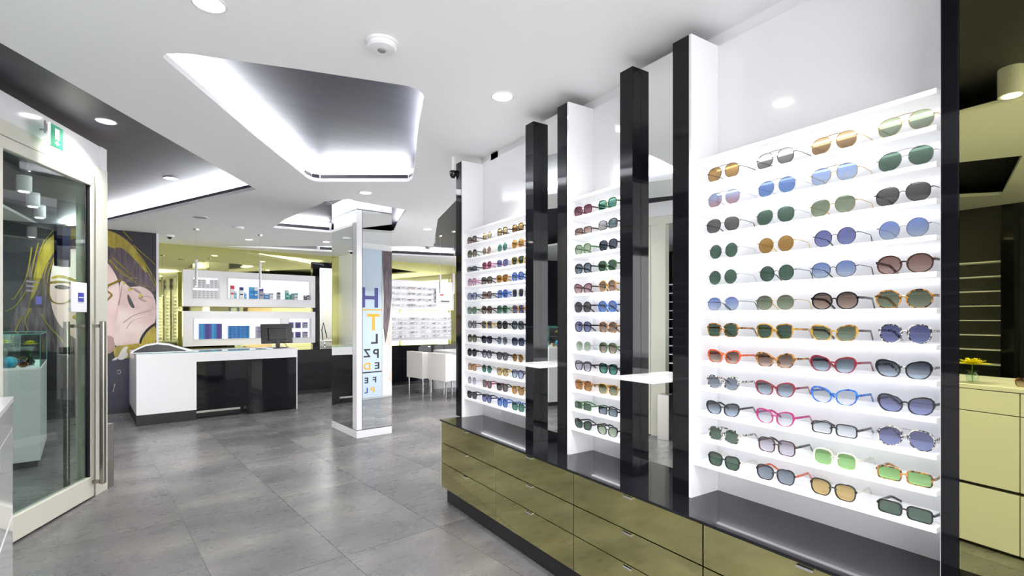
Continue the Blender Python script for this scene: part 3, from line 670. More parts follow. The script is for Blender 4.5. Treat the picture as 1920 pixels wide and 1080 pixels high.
p2 = holed_panel('lower_wall_panel', 'lower white wall panel with lit niches of blue boxes', P1[0], P1[1], zbot2, ztop2, [nC, nD])
zmidA = (nA[2]+nA[3])/2; zmidD = (nD[2]+nD[3])/2
obj('niche_shelf', B(nA[0]-P1[0]+.007, nA[1]-P1[0]-.007, -.01, .10, zmidA-zbot1-.004, zmidA-zbot1+.004), M['acry'], p1)
obj('niche_shelf', B(nD[0]-P1[0]+.007, nD[1]-P1[0]-.007, -.01, .10, zmidD-zbot2-.004, zmidD-zbot2+.004), M['acry'], p2)
# product boxes
PCOL = {'blue': (.03, .22, .55), 'violet': (.10, .07, .32), 'navy': (.02, .03, .15), 'teal': (.02, .35, .30), 'white': (.72, .72, .74), 'red': (.6, .04, .05), 'grey': (.35, .36, .40), 'cyan': (.10, .40, .65), 'dark': (.05, .05, .07)}
PM = {k: mat('carton_'+k, c, .4) for k, c in PCOL.items()}
box_cache = {}
def carton(x, z, w, h, d, c1, c2, label, group, yoff=.0, nm='product_box', style=0):
    key = (round(w, 4), round(h, 4), round(d, 4), c1, c2, style)
    if key not in box_cache:
        bm = bmesh.new(); box(bm, 0, w, 0, d, 0, h, bev=min(w, h)*.04)
        if style == 0: box(bm, w*.15, w*.62, -.0008, .0002, h*.28, h*.72, mi=1)
        else: box(bm, w*.04, w*.96, -.0008, .0002, h*.72, h*.97, mi=1); box(bm, w*.15, w*.85, -.0008, .0002, h*.30, h*.42, mi=1)
        bmesh.ops.recalc_face_normals(bm, faces=bm.faces)
        me = bpy.data.meshes.new('product_box'); me.materials.append(PM[c1]); me.materials.append(PM[c2]); bm.to_mesh(me); bm.free(); box_cache[key] = me
    o = bpy.data.objects.new(nm, box_cache[key]); COL.objects.link(o); o.location = (*bw(x, YP+yoff), z); o.rotation_euler = (0, 0, RB)
    return tag(o, label, 'box', group)
orow = ['lowest', 'second', 'third', 'fourth', 'fifth', 'sixth', 'seventh', 'eighth', 'ninth', 'topmost']
def stack(px0, px1, ncol, nrow, ytop, ybot, cols, where, group):
    x0, x1 = onb(px0, 600, YP)[0], onb(px1, 600, YP)[0]; zb = nC[2]+.0065; hh = (onb(px0, ytop, YP)[1]-zb)/nrow; ww = (x1-x0)/ncol
    cn = ['leftmost', 'second', 'third', 'fourth', 'fifth', 'rightmost']
    for i in range(ncol):
        for j in range(nrow):
            c1, c2 = cols[i % len(cols)]
            rn = 'topmost' if j == nrow-1 else orow[j]
            cnm = 'only' if ncol == 1 else ('rightmost' if i == ncol-1 else cn[i])
            carton(x0+i*ww+.001, zb+j*hh, ww-.002, hh-.0008, .085, c1, c2, f'{c1} box, {rn} in the {cnm} column of the {where}', group, nm='lens_box')
stack(374, 416.5, 4, 10, 607, 636, [('blue', 'cyan'), ('violet', 'navy')], 'left stack', 'boxes stacked in the lower niche')
stack(429, 468, 5, 8, 611, 635, [('blue', 'navy'), ('blue', 'violet')], 'middle stack', 'boxes stacked in the lower niche')
stack(481, 512, 2, 8, 612, 635, [('grey', 'violet'), ('blue', 'white')], 'stack beside the monitor', 'boxes stacked in the lower niche')
for r, zb in enumerate((nD[2]+.0065, zmidD+.0045)):
    hh = .105
    for i in range(3):
        x0 = nD[0]+.015+i*(nD[1]-nD[0]-.03)/3
        carton(x0, zb, .075, hh, .08, 'navy' if i < 2 else 'grey', 'violet', f'{["left", "middle", "right"][i]} dark box on the {["lower", "upper"][r]} shelf of the small lower niche', 'boxes in the small lower niche', nm='lens_box', style=1)
for r, zb in enumerate((nA[2]+.0065, zmidA+.0045)):
    hs = (zmidA-nA[2]-.02)/4.6
    for i in range(6):
        n_ = 4 if not (r == 1 and i == 3) else 2
        x0 = nA[0]+.02+i*(nA[1]-nA[0]-.04)/6
        for j in range(n_):
            carton(x0, zb+j*hs, .058, hs-.001, .07, 'white', 'grey', f'small white box {["lowest", "second up", "third up", "fourth up"][j]} in {["first", "second", "third", "fourth", "fifth", "sixth"][i]} stack, {["lower", "upper"][r]} shelf, upper left niche', 'white boxes in the upper left niche')
pz = nBq[2]+.0065
for a, b2, yt, c1, c2, lb in ((432, 440, 535, 'white', 'red', 'tall white and red box at the left end of the upper niche'), (440.5, 444.5, 546, 'cyan', 'white', 'small pale blue box beside the tall red and white one'),
        (449, 457, 538, 'white', 'navy', 'tall white box with a dark blue top'), (459, 463, 548, 'cyan', 'white', 'small blue and white box in front of the lit niche'),
        (468, 476, 538, 'blue', 'cyan', 'left of the two large blue boxes in the upper niche'), (476.5, 484, 538.5, 'blue', 'white', 'right of the two large blue boxes in the upper niche'),
        (486.5, 494.5, 540, 'grey', 'violet', 'tall grey box right of the large blue boxes'), (496, 505, 549, 'blue', 'white', 'short blue box with white band'),
        (506, 513, 549, 'white', 'grey', 'short white box right of the short blue one'), (520, 526, 547, 'grey', 'dark', 'small grey box alone in mid niche'),
        (536, 542, 543, 'teal', 'white', 'tall teal box with white band'), (544, 547, 551, 'teal', 'teal', 'low teal box in the upper niche'), (547.5, 551, 549, 'grey', 'teal', 'thin grey box between teal ones'),
        (552, 559, 548, 'white', 'teal', 'white box with a teal top'), (571, 575, 552, 'dark', 'white', 'small dark box near the right end of the upper niche'), (575.5, 581, 552, 'grey', 'dark', 'grey box at the right end of the upper niche')):
    x0, x1 = onb(a, 560, YP)[0], onb(b2, 560, YP)[0]; h_ = onb((a+b2)/2, yt+ (a-432)*.012, YP)[1]-pz
    carton(x0, pz, x1-x0-.002, max(h_, .04), .06, c1, c2, lb, 'products in the upper lit niche', style=1)

# right hand optical display panels with rows of spectacle frames
def frame_panel(label, px0, px1, yt, yb, rows, cols, skip_right=0, blank=None):
    x0, x1 = onb(px0, 560, YP)[0], onb(px1, 560, YP)[0]; zt_, zb = onb(px0, yt, YP)[1], onb(px0, yb, YP)[1]
    t = thing('eyeglass_panel', label, 'wall panel', (*bw(x0, YP), zb), RB)
    w, h = x1-x0, zt_-zb
    obj('face_panel', B(0, w, .03, .09, 0, h, bev=.002), M['white'], t)
    obj('border', holed_ring2(w, h), M['white'], t)
    for sx in (.15, .85): obj('bracket', B(w*sx-.02, w*sx+.02, .09, YB-YP-.001, h*.5-.03, h*.5+.03), M['steel'], t)
    zs = [h*(.10+.80*i/rows) for i in range(rows)]
    wr = w*(1-skip_right)
    for i, z in enumerate(zs):
        obj('shelf', B(.04, wr-.02, -.075, .03, z-.005, z, bev=.001), M['acry'], t)
    return t, x0, wr, zb, zs, w, h
def holed_ring2(w, h):
    bm = bmesh.new()
    box(bm, -.01, w+.01, .02, .1, -.012, 0); box(bm, -.01, w+.01, .02, .1, h, h+.012); box(bm, -.01, 0, .02, .1, 0, h); box(bm, w, w+.01, .02, .1, 0, h); return bm
fcol = ['black', 'brown', 'gunmetal', 'black', 'tortoise', 'crimson', 'gunmetal', 'navy', 'black', 'red']
k = 0
for lab, a, b2, yt, yb, rows, cols, sk, nm in (('upper white panel of clear spectacles right of the mirrored pillar', 700, 851, 523, 579, 4, 6, .235, 'upper'), ('lower white panel of clear spectacles above the white desk', 700, 846, 586, 640, 5, 7, .0, 'lower')):
    t, x0, wr, zb, zs, w, h = frame_panel(lab, a, b2, yt, yb, rows, cols, sk)
    for r, z in enumerate(zs):
        for c in range(cols):
            xx = x0+.13+(wr-.24)*c/(cols-1)
            fr = fcol[(k*7+r*3+c) % len(fcol)]; k += 1
            eyewear([Q_, K_, O_, P_][(r+c) % 4], fr, 'clear', (*bw(xx, YP-.062), zb+z), RB, f'{fr} spectacles, {["leftmost", "second", "third", "fourth", "fifth", "sixth", "seventh"][c]} from the left, {["lowest", "second lowest", "third lowest", "fourth lowest", "fifth lowest"][r]} row of {nm} back panel', None, ln=.075, name='spectacles', cat='glasses')
# acrylic logo frame on the upper panel
x0, x1 = onb(817, 560, YP)[0], onb(848, 560, YP)[0]; z0, z1 = onb(817, 568, YP)[1], onb(817, 540, YP)[1]
t = thing('acrylic_notice_frame', 'square clear notice frame with red mark and dark label, right of the spectacles', 'notice', (*bw(x0, YP-.02), z0), RB)
obj('plate', B(0, x1-x0, 0, .012, 0, z1-z0, bev=.002), M['acry'], t)
red = mat('print_red', (.6, .03, .04), .4)
obj('red_mark', prism([(.09, .17), (.20, .17), (.19, .205), (.16, .20), (.13, .21), (.10, .20)], -.003, -.0005, axis='y'), red, t)
obj('dark_label', B((x1-x0)*.28, (x1-x0)*.8, -.003, -.0005, .02, .055), M['screen'], t)
obj('side_post', B((x1-x0)*.20, (x1-x0)*.22, -.003, -.0005, .02, .055), red, t)

# ================================================================== RECEPTION COUNTER
xc0, yc0 = .522, 7.835
ct2 = thing('reception_counter', 'white reception counter with glossy black front panels and dark plinth', 'counter', (*bw(xc0, yc0), 0), RB)
Wc, Hc, Dc = 1.93, .895, .72
xl = onb(368.4, 700, yc0)[0]-xc0
obj('front_panel', B(0, xl, 0, .03, .135, Hc-.03), M['white'], ct2)
obj('fascia', B(xl, Wc, 0, .03, Hc-.125, Hc-.03), M['white'], ct2)
obj('worktop', B(0, Wc, .0, Dc, Hc-.03, Hc), M['white'], ct2)
obj('return_top', B(0, .6, Dc, YM-yc0-.03, Hc-.03, Hc), M['white'], ct2)
obj('side_panel', B(0, .03, .03, YM-yc0-.03, .135, Hc-.03), M['white'], ct2)
obj('glass_sheet', B(.002, Wc-.4, .002, Dc-.05, Hc, Hc+.006), M['cglass'], ct2)
obj('glass_edge', B(0.001, Wc-.4, -.0005, .0018, Hc, Hc+.006), M['gedge'], ct2)
obj('plinth', B(0.001, xl, .001, .05, 0, .1345), M['blackmat'], ct2)
obj('plinth', B(0.001, .05, .05, YM-yc0-.04, 0, .1345), M['blackmat'], ct2)
xm_ = onb(463, 700, yc0)[0]-xc0
obj('black_panel', B(xl+.003, xm_, .012, .03, .115, Hc-.127), M['black'], ct2)
tag(obj('toe_strip', B(xl+.003, xm_-.08, .016, .03, .085, .113), M['steel'], ct2), 'brushed metal strip')
obj('toe_kick', B(xl, xm_, .2, .22, 0, .11), M['blackmat'], ct2)
obj('black_panel', B(xm_+.003, Wc-.012, .008, .03, .002, Hc-.127), M['black'], ct2)
obj('end_panel', B(Wc-.012, Wc, .005, Dc, 0, Hc-.031), M['white'], ct2)
# monitor (its back faces us)
mx, my = wb(*fl(520, 652, Hc))
t = thing('monitor', 'black flat monitor with its back to us, at the right end of the counter', 'monitor', (*bw(onb(521, 650, 8.15)[0], 8.15), Hc+.001), RB+math.radians(10))
obj('stand_base', B(-.11, .11, -.08, .1, 0, .012, bev=.004), M['screen'], t)
obj('neck', B(-.03, .03, -.012, .015, .012, .16, bev=.006), M['screen'], t)
sb = bmesh.new(); box(sb, -.235, .235, -.012, .022, .07, .365, bev=.008); box(sb, -.14, .14, -.03, -.011, .12, .3, bev=.008)
s_ = obj('screen_housing', sb, M['screen'], t); s_.rotation_euler = (math.radians(-7), 0, 0)
obj('display', B(-.222, .222, .0222, .0235, .085, .352), mat('screen_glass', (.02, .02, .025), .08), s_)
cb2 = obj('cable', tube(bmesh.new(), [(.05, -.03, .1), (.10, -.04, .05), (.13, -.02, .012), (.2, .06, .008)], .004), M['screen'], t, True)
t = thing('paper_tray', 'small white paper pad beside the monitor foot', 'paper', (*bw(onb(506, 650, 8.0)[0], 8.0), Hc+.001), RB)
obj('pad', B(-.07, .03, -.06, .06, 0, .012, bev=.002), M['white'], t); obj('clip', B(-.05, .01, .045, .06, .0125, .018), M['chrome'], t)
# frame tracer with curved silver lid
tx = onb(300, 655, 8.05)[0]
t = thing('frame_tracer', 'low dark tabletop device with curved silver lid, left end of the counter', 'device', (*bw(tx, 8.1), Hc+.007), RB+math.radians(-6))
bm = bmesh.new(); pr = [(-.30, 0), (.30, 0), (.27, .03), (.12, .085), (-.02, .105), (-.14, .09), (-.25, .035)]
prism(pr, -.12, .14, bm, axis='y'); obj('body', bm, M['screen'], t)
bm = bmesh.new()
arc = [(-.30, .012), (-.25, .05), (-.15, .10), (-.03, .122), (.10, .105), (.22, .06), (.36, .012)]
pr2 = [(x_, z_) for x_, z_ in arc]+[(x_*.97, z_-.013) for x_, z_ in reversed(arc)]
prism(pr2, .08, .17, bm, axis='y'); prism([(p[0], p[1]) for p in pr2], -.15, -.125, bm, axis='y')
obj('curved_lid', bm, M['panel'], t)
obj('base_plate', B(-.30, .38, -.16, .18, 0, .008, bev=.002), M['acry'], t)

# pendant lamps above counter and desk
def pendant(X, Y, z0, z1, zc, label, r=.018):
    t = thing('pendant_lamp', label, 'pendant lamp', (X, Y, z0)); 
    obj('tube', lathe([(r*.9, 0), (r, .004), (r, z1-z0)], 20), M['grey'] if False else M['acry'], t)
    obj('lamp_lens', lathe([(r*.7, -.002), (r*.7, -.0005)], 16), M['lamp'], t)
    obj('cable', lathe([(.0022, z1-z0), (.0022, zc-z0-.02)], 8), M['steel'], t)
    obj('canopy', lathe([(.03, zc-z0-.022), (.034, zc-z0)], 20), M['steel'], t)
for px, yt, y0, y1, nm in ((368, 429, 487, 537, 'left'), (488, 440, 493, 541, 'right')):
    X, Y = fl(px, yt, ZC); d = X*S33+Y*C33
    pendant(X, Y, H+(596-y1)*d/F, H+(596-y0)*d/F, ZC, f'{nm} slim cylinder pendant hanging over the reception counter')
for px, yt, y0, y1, nm in ((825, 459, 515, 551, 'left'), (850, 452, 513, 550, 'right')):
    X, Y = fl(px, yt, ZC); d = X*S33+Y*C33
    pendant(X, Y, H+(596-y1)*d/F, H+(596-y0)*d/F, ZU if px > 830 else ZU, f'{nm} slim cylinder pendant hanging over the white desk')

# ================================================================== DESK AND CHAIRS
t = thing('white_desk', 'white consulting desk with slab legs behind the tub chairs', 'desk', (4.14, 7.42, 0), math.radians(4))
obj('desk_top', B(0, .75, 0, 1.50, .70, .745, bev=.004), M['white'], t)
obj('apron', B(.03, .05, .04, 1.46, .60, .70), M['white'], t)
for y in (.0, 1.46): obj('slab_leg', B(0.0, .70, y, y+.04, 0, .70), M['white'], t)
obj('modesty_panel', B(.62, .64, .04, 1.46, .2, .70), M['wall'], t)
def tub_chair(label, X, Y, rot):
    t = thing('tub_chair', label, 'chair', (X, Y, 0), rot, 'white chairs at the desk')
    # local: back at x=0 facing +x, width along y
    w, dpt, th = .50, .50, .055
    prof = [(0, .76), (.12, .755), (.24, .715), (.36, .66), (.50, .62)]
    for s in (-1, 1):
        bm = bmesh.new(); y0, y1 = (s*w/2, s*(w/2-th)); y0, y1 = min(y0, y1), max(y0, y1)
        pts = [(0, .30)]+[(x, z) for x, z in prof]+[(.50, .33)]
        prism([(x, z) for x, z in pts][::-1], y0, y1, bm, axis='y'); obj('arm', bm, M['seat'], t)
    obj('backrest', B(0.0, .065, -w/2+th, w/2-th, .30, .76, bev=.006), M['seat'], t)
    obj('seat', B(.065, .49, -w/2+th, w/2-th, .33, .455, bev=.015), M['seat'], t)
    for x, y in ((.03, -.22), (.03, .22), (.47, -.22), (.47, .22)):
        obj('leg', tube(bmesh.new(), [(x, y, 0), (x, y, .31)], .010, 8, .013), M['chrome'], t)
tub_chair('white leather tub chair at the desk, the left and farther one', 3.44, 8.40, math.radians(10))
tub_chair('white leather tub chair at the desk, the right and nearer one', 3.60, 7.82, math.radians(10))
t = thing('swivel_chair', 'black swivel chair base on castors behind the white desk', 'chair', (5.2, 7.62, 0), 0)
for k in range(5):
    a = 2*PI*k/5
    l_ = obj('leg', tube(bmesh.new(), [(0, 0, .09), (.27*math.cos(a), .27*math.sin(a), .065)], .016, 6, .012), M['screen'], t)
    obj('castor', lathe([(.02, 0), (.027, .012), (.027, .04), (.015, .05)], 10, c=(.27*math.cos(a), .27*math.sin(a), 0)), M['screen'], l_)
obj('column', lathe([(.028, .08), (.028, .42)], 12), M['chrome'], t)
obj('seat', B(-.23, .23, -.23, .23, .42, .49, bev=.02), M['screen'], t); obj('backrest', B(.20, .25, -.21, .21, .55, .9, bev=.015), M['screen'], t)
obj('back_bar', B(.21, .235, -.03, .03, .47, .56), M['screen'], t)

# ================================================================== GRAPHIC WALL BEHIND THE BAYS (seen in the pillar)
gx = lambda X: X
t = thing('eye_chart_poster', 'tall pale blue eye chart poster with black and orange letters, mirrored in the pillar', 'poster', (3.25, 3.325, 0), 0)
obj('sheet', B(-.6, .175, 0, .003, .02, 2.5), mat('poster_blue', (.55, .66, .78), .4), t)
ink = mat('poster_ink', (.02, .02, .03), .4); org = mat('poster_orange', (.80, .42, .03), .4); inb = mat('poster_navy', (.06, .06, .30), .4)
for ch, x, z, s, m_, c in (('H', -.05, 1.53, .46, inb, 1.1), ('T', .02, 1.144, .39, org, 1.0), ('L', .045, .92, .23, ink, 1.25), ('P', .07, .68, .21, ink, 1.1), ('E', .09, .495, .155, ink, 1.3), ('Z', -.10, .70, .19, ink, 1), ('D', -.10, .495, .155, org, 1.2),
                       ('E', -.11, .27, .13, ink, 1.2), ('F', .04, .27, .13, ink, 1.3), ('P', .005, .105, .12, org, 1.3), ('L', -.115, .105, .12, inb, 1.2), ('B', -.27, .495, .155, ink, 1.2), ('O', -.26, .70, .19, ink, 1), ('C', -.25, .27, .13, org, 1.2)):
    text('letter', ch, s, m_, t, (x, .0035, z), (PI/2, 0, PI), .001, c)
obj('rule', B(-.6, .175, .003, .0045, 1.475, 1.495), org, t); obj('rule', B(-.6, .175, .003, .0045, .435, .455), ink, t)
t = thing('portrait_poster', 'tall portrait poster with a dark-haired cheek beside the eye chart, mirrored in the pillar', 'poster', (3.435, 3.325, 0))
obj('sheet', B(0, .9, 0, .003, .02, 2.5), mat('poster_white', (.75, .74, .75), .4), t)
bm = bmesh.new(); prism([(.0, 2.3), (.03, 1.7), (.02, 1.2), (.06, .9), (.14, 1.3), (.2, 1.9), (.5, 2.4), (.9, 2.45), (.9, 2.49), (0.0, 2.49)], .0032, .0045, bm, axis='y'); obj('hair', bm, MC['hair'], t)
bm = bmesh.new(); prism([(.08, 1.0), (.14, 1.3), (.2, 1.9), (.5, 2.3), (.9, 2.3), (.9, .1), (.3, .1), (.12, .3), (.2, .6)], .0032, .0042, bm, axis='y'); obj('face', bm, MC['skin'], t)

# ================================================================== ENTRANCE DOOR
P0 = Vector((-.828, 4.167)); AD = math.radians(20.6); du = Vector((math.sin(AD), math.cos(AD)))
def u_at(px):
    a, b2 = ray(px)   # intersection of view ray with door plane
    # P0+u*du = k*(a,b)
    det = du.x*(-b2)+a*du.y
    return (P0.x*b2-P0.y*a)/(du.y*a-du.x*b2)
def P(u): return P0+du*u
# local frame: x along u, -y towards the shop floor
rotD = PI/2-AD
t = thing('entrance_door', 'open glazed entrance door in a cream metal frame at the left', 'door', (P0.x, P0.y, 0), rotD)
uL, uR, uP = u_at(-30), u_at(172), u_at(203)
dd = .05
def hz(px, py):  # height of a pixel on the door plane
    u = u_at(px); q = P(u); d = q.x*S33+q.y*C33; return H+(596-py)*d/F
zr0 = hz(174, 893); zg = hz(171, 347.5); zl = hz(185, 335)
uL = u_at(6)-.05
obj('bottom_rail', B(uL, uR+.03, 0, dd, .012, zr0, bev=.003), M['alu'], t)
obj('top_rail', B(uL, uR+.03, 0, dd, zg, zl-.006, bev=.003), M['alu'], t)
obj('stile', B(uR, uR+.03, 0, dd, zr0, zg, bev=.002), M['alu'], t)
obj('stile', B(uL, u_at(6), 0, dd, zr0, zg, bev=.002), M['alu'], t)
obj('gasket', B(uR-.012, uR, .01, dd-.01, zr0, zg), M['blackmat'], t)
obj('pane', B(u_at(6), uR-.012, .022, .028, zr0, zg), M['glass'], t)
hb = obj('handle_bar', B(uR+.005, uR+.045, -.075, -.045, .10, 1.325, bev=.006), M['bronze'], t)
for z in (.12, 1.29): obj('bracket', B(uR+.005, uR+.03, -.045, 0, z-.012, z+.012), M['bronze'], hb)
hb = obj('handle_bar', B(uR-.12, uR-.085, dd+.04, dd+.07, .10, 1.325, bev=.006), M['bronze'], t)
for z in (.12, 1.29): obj('bracket', B(uR-.12, uR+.02, dd+.001, dd+.04, z-.012, z+.012), M['bronze'], hb)
hz1 = obj('closer_box', B(uR-.25, uR-.16, dd, dd+.05, hz(140, 500), hz(140, 427)), mat('navy_plastic', (.02, .02, .08), .3), t)
t2 = thing('door_portal', 'cream metal door post and white header beam above the glass door', 'door frame', (P0.x, P0.y, 0), rotD)
obj('post', B(uR+.035, uP, .005, .12, 0, zl), M['alu'], t2)
obj('wide_post', B(-.31, uL-.004, .005, .12, 0, zl), M['alu'], t2)
obj('post_edge', B(uR+.033, uR+.045, -.004, .005, 0, zl), M['steel'], t2)
zh = 2.675
obj('transom', B(uL-.3, uP, .005, .12, zl, zl+.09, bev=.003), M['alu'], t2)
obj('header_panel', B(uL-.3, uP-.08, .02, .12, zl+.09, zh), M['panel'], t2)
obj('header_end', B(uP-.08, uP, .01, .12, zl+.09, zh), M['white'], t2)
hd = lambda k: k
t = thing('notice_sheet', 'white notice sheet with a blue square taped to the door glass', 'notice', (P0.x, P0.y, 0), rotD)
u0, u1 = u_at(138), u_at(167)
obj('sheet', B(u0, u1, .014, .0205, hz(150, 585), hz(150, 529), bev=.0015), mat('paper', (.78, .78, .84), .5), t)
bs = obj('blue_square', B(u0+(u1-u0)*.42, u0+(u1-u0)*.78, .012, .0138, hz(155, 566), hz(155, 549)), mat('print_blue', (.03, .04, .38), .4), t)
obj('white_line', B(u0+(u1-u0)*.46, u0+(u1-u0)*.74, .0112, .0119, hz(155, 558.5), hz(155, 557)), M['white'], bs)
for px, py in ((141, 524), (141, 581)):
    u = u_at(px-4); z = hz(px, py); sc_ = obj('suction_hook', lathe([(.016, 0), (.014, .006), (.006, .012)], 14), M['cglass'], t); sc_.rotation_euler = (PI/2, 0, 0); sc_.location = (u, .0215, z)
t = thing('clear_sticker', 'transparent window sticker with pale lettering and a small blue square', 'sticker', (P0.x, P0.y, 0), rotD)
u0, u1 = u_at(52), u_at(92); z0, z1 = hz(70, 577), hz(70, 520)
obj('film', B(u0, u1, .0285, .0295, z0, z1), thin_glass('film', (.92, .92, .92), .03)[0], t)
obj('blue_square', B(u0+(u1-u0)*.55, u0+(u1-u0)*.82, .0275-.007, .0215, z0+(z1-z0)*.12, z0+(z1-z0)*.38), mat('print_blue2', (.06, .08, .34), .4), t)
for k in range(3): obj('text_line', B(u0+(u1-u0)*.12, u0+(u1-u0)*(.62-.08*k), .0275-.007, .0215, z0+(z1-z0)*(.82-.15*k), z0+(z1-z0)*(.88-.15*k)), mat('print_grey', (.16, .16, .2), .5), t)
# exit sign
t = thing('exit_sign', 'green emergency exit sign with white door and down arrow above the entrance door', 'sign', (P0.x, P0.y, 0), rotD)
u0, u1 = u_at(69), u_at(94); z0, z1 = hz(82, 276), hz(82, 235)
obj('plate', B(u0, u1, -.075, -.065, z0, z1, bev=.002), M['green'], t)
obj('white_edge', B(u0-.01, u0-.001, -.076, -.064, z0, z1), M['signwhite'], t)
uc = (u0+u1)/2; ww = u1-u0; hh = z1-z0
obj('door_symbol', B(u0+ww*.33, u0+ww*.67, -.0765, -.0752, z0+hh*.36, z0+hh*.86), M['signwhite'], t)
obj('arrow', prism([(uc-.01, z0+hh*.30), (uc+.01, z0+hh*.30), (uc+.01, z0+hh*.21), (uc+.03, z0+hh*.21), (uc, z0+hh*.09), (uc-.03, z0+hh*.21), (uc-.01, z0+hh*.21)], -.0765, -.0752, axis='y'), M['signwhite'], t)
obj('bracket', B(u0-.035, u0-.027, -.066, -.058, z0+hh*.45, z1), M['grey'], t); obj('bracket_arm', B(u0-.027, u0-.011, -.064, -.060, z0+hh*.6, z1-hh*.1), M['grey'], t)
obj('wall_stud', tube(bmesh.new(), [(uc, -.065, z1-hh*.2), (uc, .02, z1-hh*.2)], .006, 8), M['grey'], t)
# grey oak box by the door post
bx = Vector(fl(193, 917)); by = Vector(fl(214, 909)); ang = math.atan2((by-bx).y, (by-bx).x)
o = obj('oak_post_casing', B(0, (by-bx).length, 0, .16, 0, .50, bev=.003), M['wood']); o.location = (bx.x, bx.y, 0); o.rotation_euler = (0, 0, ang)
tag(o, 'knee-high grey oak casing at the foot of the door post', 'casing')

o = obj('steel_post_casing', B(-.40, -.27, -.14, .0, 0, .50, bev=.003), M['steel']); o.location = (P0.x, P0.y, 0); o.rotation_euler = (0, 0, rotD)
tag(o, 'knee-high brushed steel casing by the wide cream post, seen in the narrow mirrors', 'casing')
# ================================================================== DISPLAY COUNTERS, FLOWERS
def flower(x, y, z, h, label, m='yellow', group=None, r=.042, vase=True, name='flower_vase', head=None):
    t = thing(name, label, 'flowers', (x, y, z), random.uniform(0, 6), group)
    if vase:
        obj('vase', lathe([(.022, 0), (.030, .004), (.031, .045), (.018, .062), (.020, .075), (.017, .075), (.015, .062), (.027, .044), (.026, .008)], 18), M['cglass'], t, True)
    obj('stem', tube(bmesh.new(), [(0, 0, .006), (.004, 0, h*.5), (0, 0, h)], .0022, 6), M['leaf'], t)
    bm = bmesh.new()
    for ring, (n, rr, zz, lf) in enumerate(((9, r, h-.004, .008), (7, r*.72, h+.002, .02), (5, r*.42, h+.008, .026))):
        for k in range(n):
            a = 2*PI*(k+.5*ring)/n; ca, sa = math.cos(a), math.sin(a); wv = rr*.42
            pts = [(0, 0, 0), (rr*.5, wv, lf*.4), (rr, wv*.6, lf), (rr*1.04, 0, lf*.9), (rr, -wv*.6, lf), (rr*.5, -wv, lf*.4)]
            vs = [bm.verts.new((p[0]*ca-p[1]*sa, p[0]*sa+p[1]*ca, zz+p[2])) for p in pts]; bm.faces.new(vs)
    bmesh.ops.solidify(bm, geom=bm.faces[:], thickness=.0012)
    obj('petals', bm, M[m], t); obj('flower_centre', lathe([(.006, h), (.009, h+.014), (.004, h+.022)], 10), M['yellow'], t)
    bm = bmesh.new()
    for s in (-1, 1):
        vs = [bm.verts.new(p) for p in ((0, 0, h*.45), (s*.02, .01, h*.62), (s*.045, 0, h*.66), (s*.02, -.01, h*.56))]; bm.faces.new(vs)
    bmesh.ops.solidify(bm, geom=bm.faces[:], thickness=.001); obj('leaf', bm, M['leaf'], t)
    return t
def glass_case(t, x0, x1, y0, y1, z0, z1):
    g = .005
    for nm, a in (('case_pane', (x0, x1, y0, y0+g, z0, z1)), ('case_pane', (x0, x1, y1-g, y1, z0, z1)), ('case_pane', (x0, x0+g, y0+g, y1-g, z0, z1)), ('case_pane', (x1-g, x1, y0+g, y1-g, z0, z1)), ('case_lid', (x0, x1, y0, y1, z1, z1+g))):
        obj(nm, B(*a), M['cglass'], t)
    bm = bmesh.new(); e = .0025
    for x in (x0, x1):
        for y in (y0, y1): box(bm, x-e, x+e, y-e, y+e, z0, z1)
    for y in (y0, y1): box(bm, x0, x1, y-e, y+e, z1-e, z1+e+g)
    for x in (x0, x1): box(bm, x-e, x+e, y0, y1, z1-e, z1+e+g)
    obj('glass_edges', bm, M['gedge'], t)
# pedestal case beyond the door
cx, cy = wb(*fl(75.5, 688, .905))
t = thing('pedestal_showcase', 'white pedestal showcase with glass top full of flowers, beyond the glass door', 'showcase', (*bw(cx, cy), 0), RB)
obj('pedestal', B(-.62, 0, 0, 1.15, .06, .885), M['white'], t); obj('plinth', B(-.6, -.02, .02, 1.13, 0, .06), M['blackmat'], t)
obj('lit_bed', B(-.62, 0, 0, 1.15, .885, .905), M['ledshelf'], t)
obj('glass_shelf', B(-.61, -.01, .15, 1.14, 1.04, 1.046), M['cglass'], t)
glass_case(t, -.62, 0, 0, 1.15, .905, 1.20)
for i, (dx, dy, hh2, m_, lb) in enumerate(((-.50, .10, .24, 'yellow', 'leftmost yellow rose in a glass vase inside the pedestal showcase'), (-.24, .12, .22, 'yellow', 'right-hand tall yellow rose in the pedestal showcase'),
        (-.38, .06, .14, 'cream', 'low pale cream rose at the front of the pedestal showcase'), (-.08, .25, .20, 'yellow', 'yellow rose at the right corner of the pedestal showcase'))):
    X, Y = bw(cx+dx, cy+dy); flower(X, Y, .905, hh2, lb, m_, 'roses in the pedestal showcase', .06)
for i, (dx, dy, fr, le, lb) in enumerate(((-.52, .03, 'magenta', 'pink', 'magenta'), (-.15, .035, 'red', 'orange', 'red'), (-.12, .33, 'blue', 'sky blue', 'blue'), (-.45, .36, 'green', 'lime', 'green'), (-.3, .55, 'crimson', 'purple', 'crimson'), (-.2, .8, 'honey', 'amber', 'honey'))):
    X, Y = bw(cx+dx, cy+dy); eyewear(K_, fr, le, (X, Y, .905), RB, f'{lb} sunglasses lying in the pedestal showcase with the roses', 'sunglasses in the pedestal showcase')
X, Y = bw(cx-.21, cy+.05); o = obj('blue_ornament', lathe([(.02, 0), (.05, .02), (.062, .05), (.05, .085), (.02, .10)], 14), mat('turquoise', (.03, .40, .62), .3), None, True); o.location = (X, Y, .905); tag(o, 'turquoise round ornament among the roses in the pedestal showcase', 'ornament')

